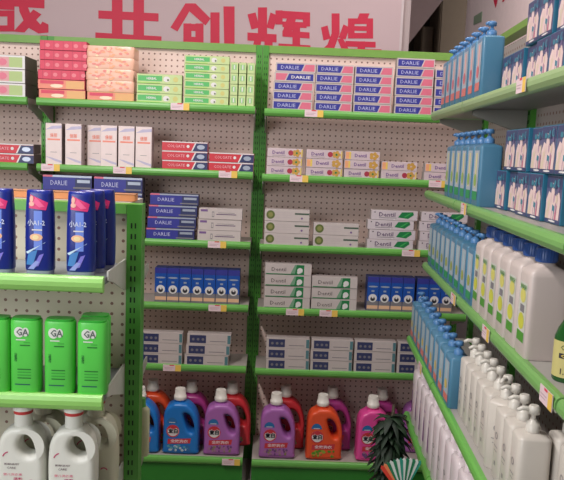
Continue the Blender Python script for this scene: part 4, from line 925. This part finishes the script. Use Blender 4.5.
# banner on the right wall: a red stroke tip and a small green notice
o = P(); XW_ = 1.10
def wy(px, pz): 
    a_, b_ = 0.8, 3.98
    for _ in range(40):
        m_ = (a_+b_)/2
        if proj((XW_, m_, pz))[0] > px: a_ = m_
        else: b_ = m_
    return (a_+b_)/2
def wpt(px, py):
    d = fwd*F+rt*(px-282)-up*(py-240); q = EYE+d*((XW_-EYE.x)/d.x); return q.y, q.z
pg = [wpt(475, 25), wpt(483, 21.5), wpt(483.5, 11.5), wpt(475.5, 16.5)]
o.add([(XW_-0.003, y, z) for y, z in pg]+[(XW_-0.0005, y, z) for y, z in pg], [(0, 1, 2, 3), (7, 6, 5, 4)]+[(k, k+4, (k+1) % 4+4, (k+1) % 4) for k in range(4)], mat('notice_green', (128, 146, 122))); ob = o.build('wall_notice'); tag(ob, 'small grey-green notice stuck on the right wall', 'notice')
o = P(); y0, z0 = wpt(478, 60); y1, z1 = wpt(560, -60)
ys = wpt(467, 20)[0]
o.box(XW_-0.006, XW_-0.0004, 1.2, ys, 2.02, 2.9, mat('side_banner_cloth', (222, 202, 200), 0.7)); rb = empty('banner', (XW_, 2.4, 2.1)); o.build('cloth', rb, rb.location); tag(rb, 'pale banner on the right wall showing only the tip of red lettering', 'banner')
o = P()
pts = [wpt(493.5, -6), wpt(500, -8), wpt(498.5, 3), wpt(497, 8), wpt(495.5, 3)]
o.add([(XW_-0.0075, y, z) for y, z in pts], [(0, 1, 2, 3, 4)], RL)
pts = [wpt(506, -6), wpt(509, -8), wpt(505.5, 1.5), wpt(503.5, 2)]
o.add([(XW_-0.0075, y, z) for y, z in pts], [(0, 1, 2, 3)], RL)
o.build('character', rb, rb.location)
ob = bpy.data.objects['wall_notice']; ob.location.x -= 0.006

# ------------------------------------------------------------------ light
w = bpy.data.worlds.new('world'); SC.world = w; w.use_nodes = True
bg = w.node_tree.nodes['Background']; bg.inputs[0].default_value = (0.86, 0.9, 1.0, 1); bg.inputs[1].default_value = 0.30
def lamp(name, loc, size, power, col, label, sizey=1.2):
    r = empty(name, loc); tag(r, label, 'ceiling light')
    p = P(); p.box(-size/2, size/2, -sizey/2, sizey/2, 0.0, 0.05, mat('lamp_housing', (220, 220, 216))); p.build('housing', r)
    m = mat('lamp_tube', (255, 250, 244)); b = m.node_tree.nodes['Principled BSDF']; b.inputs['Emission Color'].default_value = (1, 0.96, 0.92, 1); b.inputs['Emission Strength'].default_value = 3
    p = P(); p.tube([(0, -sizey/2+0.02, -0.02), (0, sizey/2-0.02, -0.02)], 0.014, m); p.build('tube', r)
    l = bpy.data.lights.new(name, 'AREA'); l.shape = 'RECTANGLE'; l.size = size; l.size_y = sizey; l.energy = power; l.color = col
    o = bpy.data.objects.new(name+'_glow', l); COL.objects.link(o); o.parent = r; o.location = (0, 0, -0.045)
lamp('tube_light', (-0.9, 1.3, 3.1), 0.15, 74, (1, 0.95, 0.93), 'fluorescent tube light on the ceiling over the left of the aisle')
lamp('tube_light', (0.62, 2.4, 3.1), 0.15, 22, (1, 0.92, 0.93), 'fluorescent tube light on the ceiling over the right rack')
lamp('tube_light', (1.9, 4.3, 3.1), 0.15, 16, (1, 0.93, 0.88), 'added unseen tube light brightening the room behind the banner')  # added lamp, out of view, to brighten the brown panels back there
# daylight from the shop front behind the camera
l = bpy.data.lights.new('shop_front_daylight', 'AREA'); l.shape = 'RECTANGLE'; l.size = 1.6; l.size_y = 1.6; l.energy = 62; l.color = (0.95, 0.97, 1.0)
o = bpy.data.objects.new('shop_front_daylight', l); COL.objects.link(o); o.location = (-1.9, -0.6, 1.9)
dv = Vector((-0.5, 2.0, 1.2))-Vector(o.location); o.rotation_euler = dv.to_track_quat('-Z', 'Y').to_euler()

SC.view_settings.view_transform = 'Standard'; SC.view_settings.look = 'None'; SC.view_settings.gamma = 1; SC.view_settings.use_curve_mapping = False
SC.view_settings.exposure = -0.40
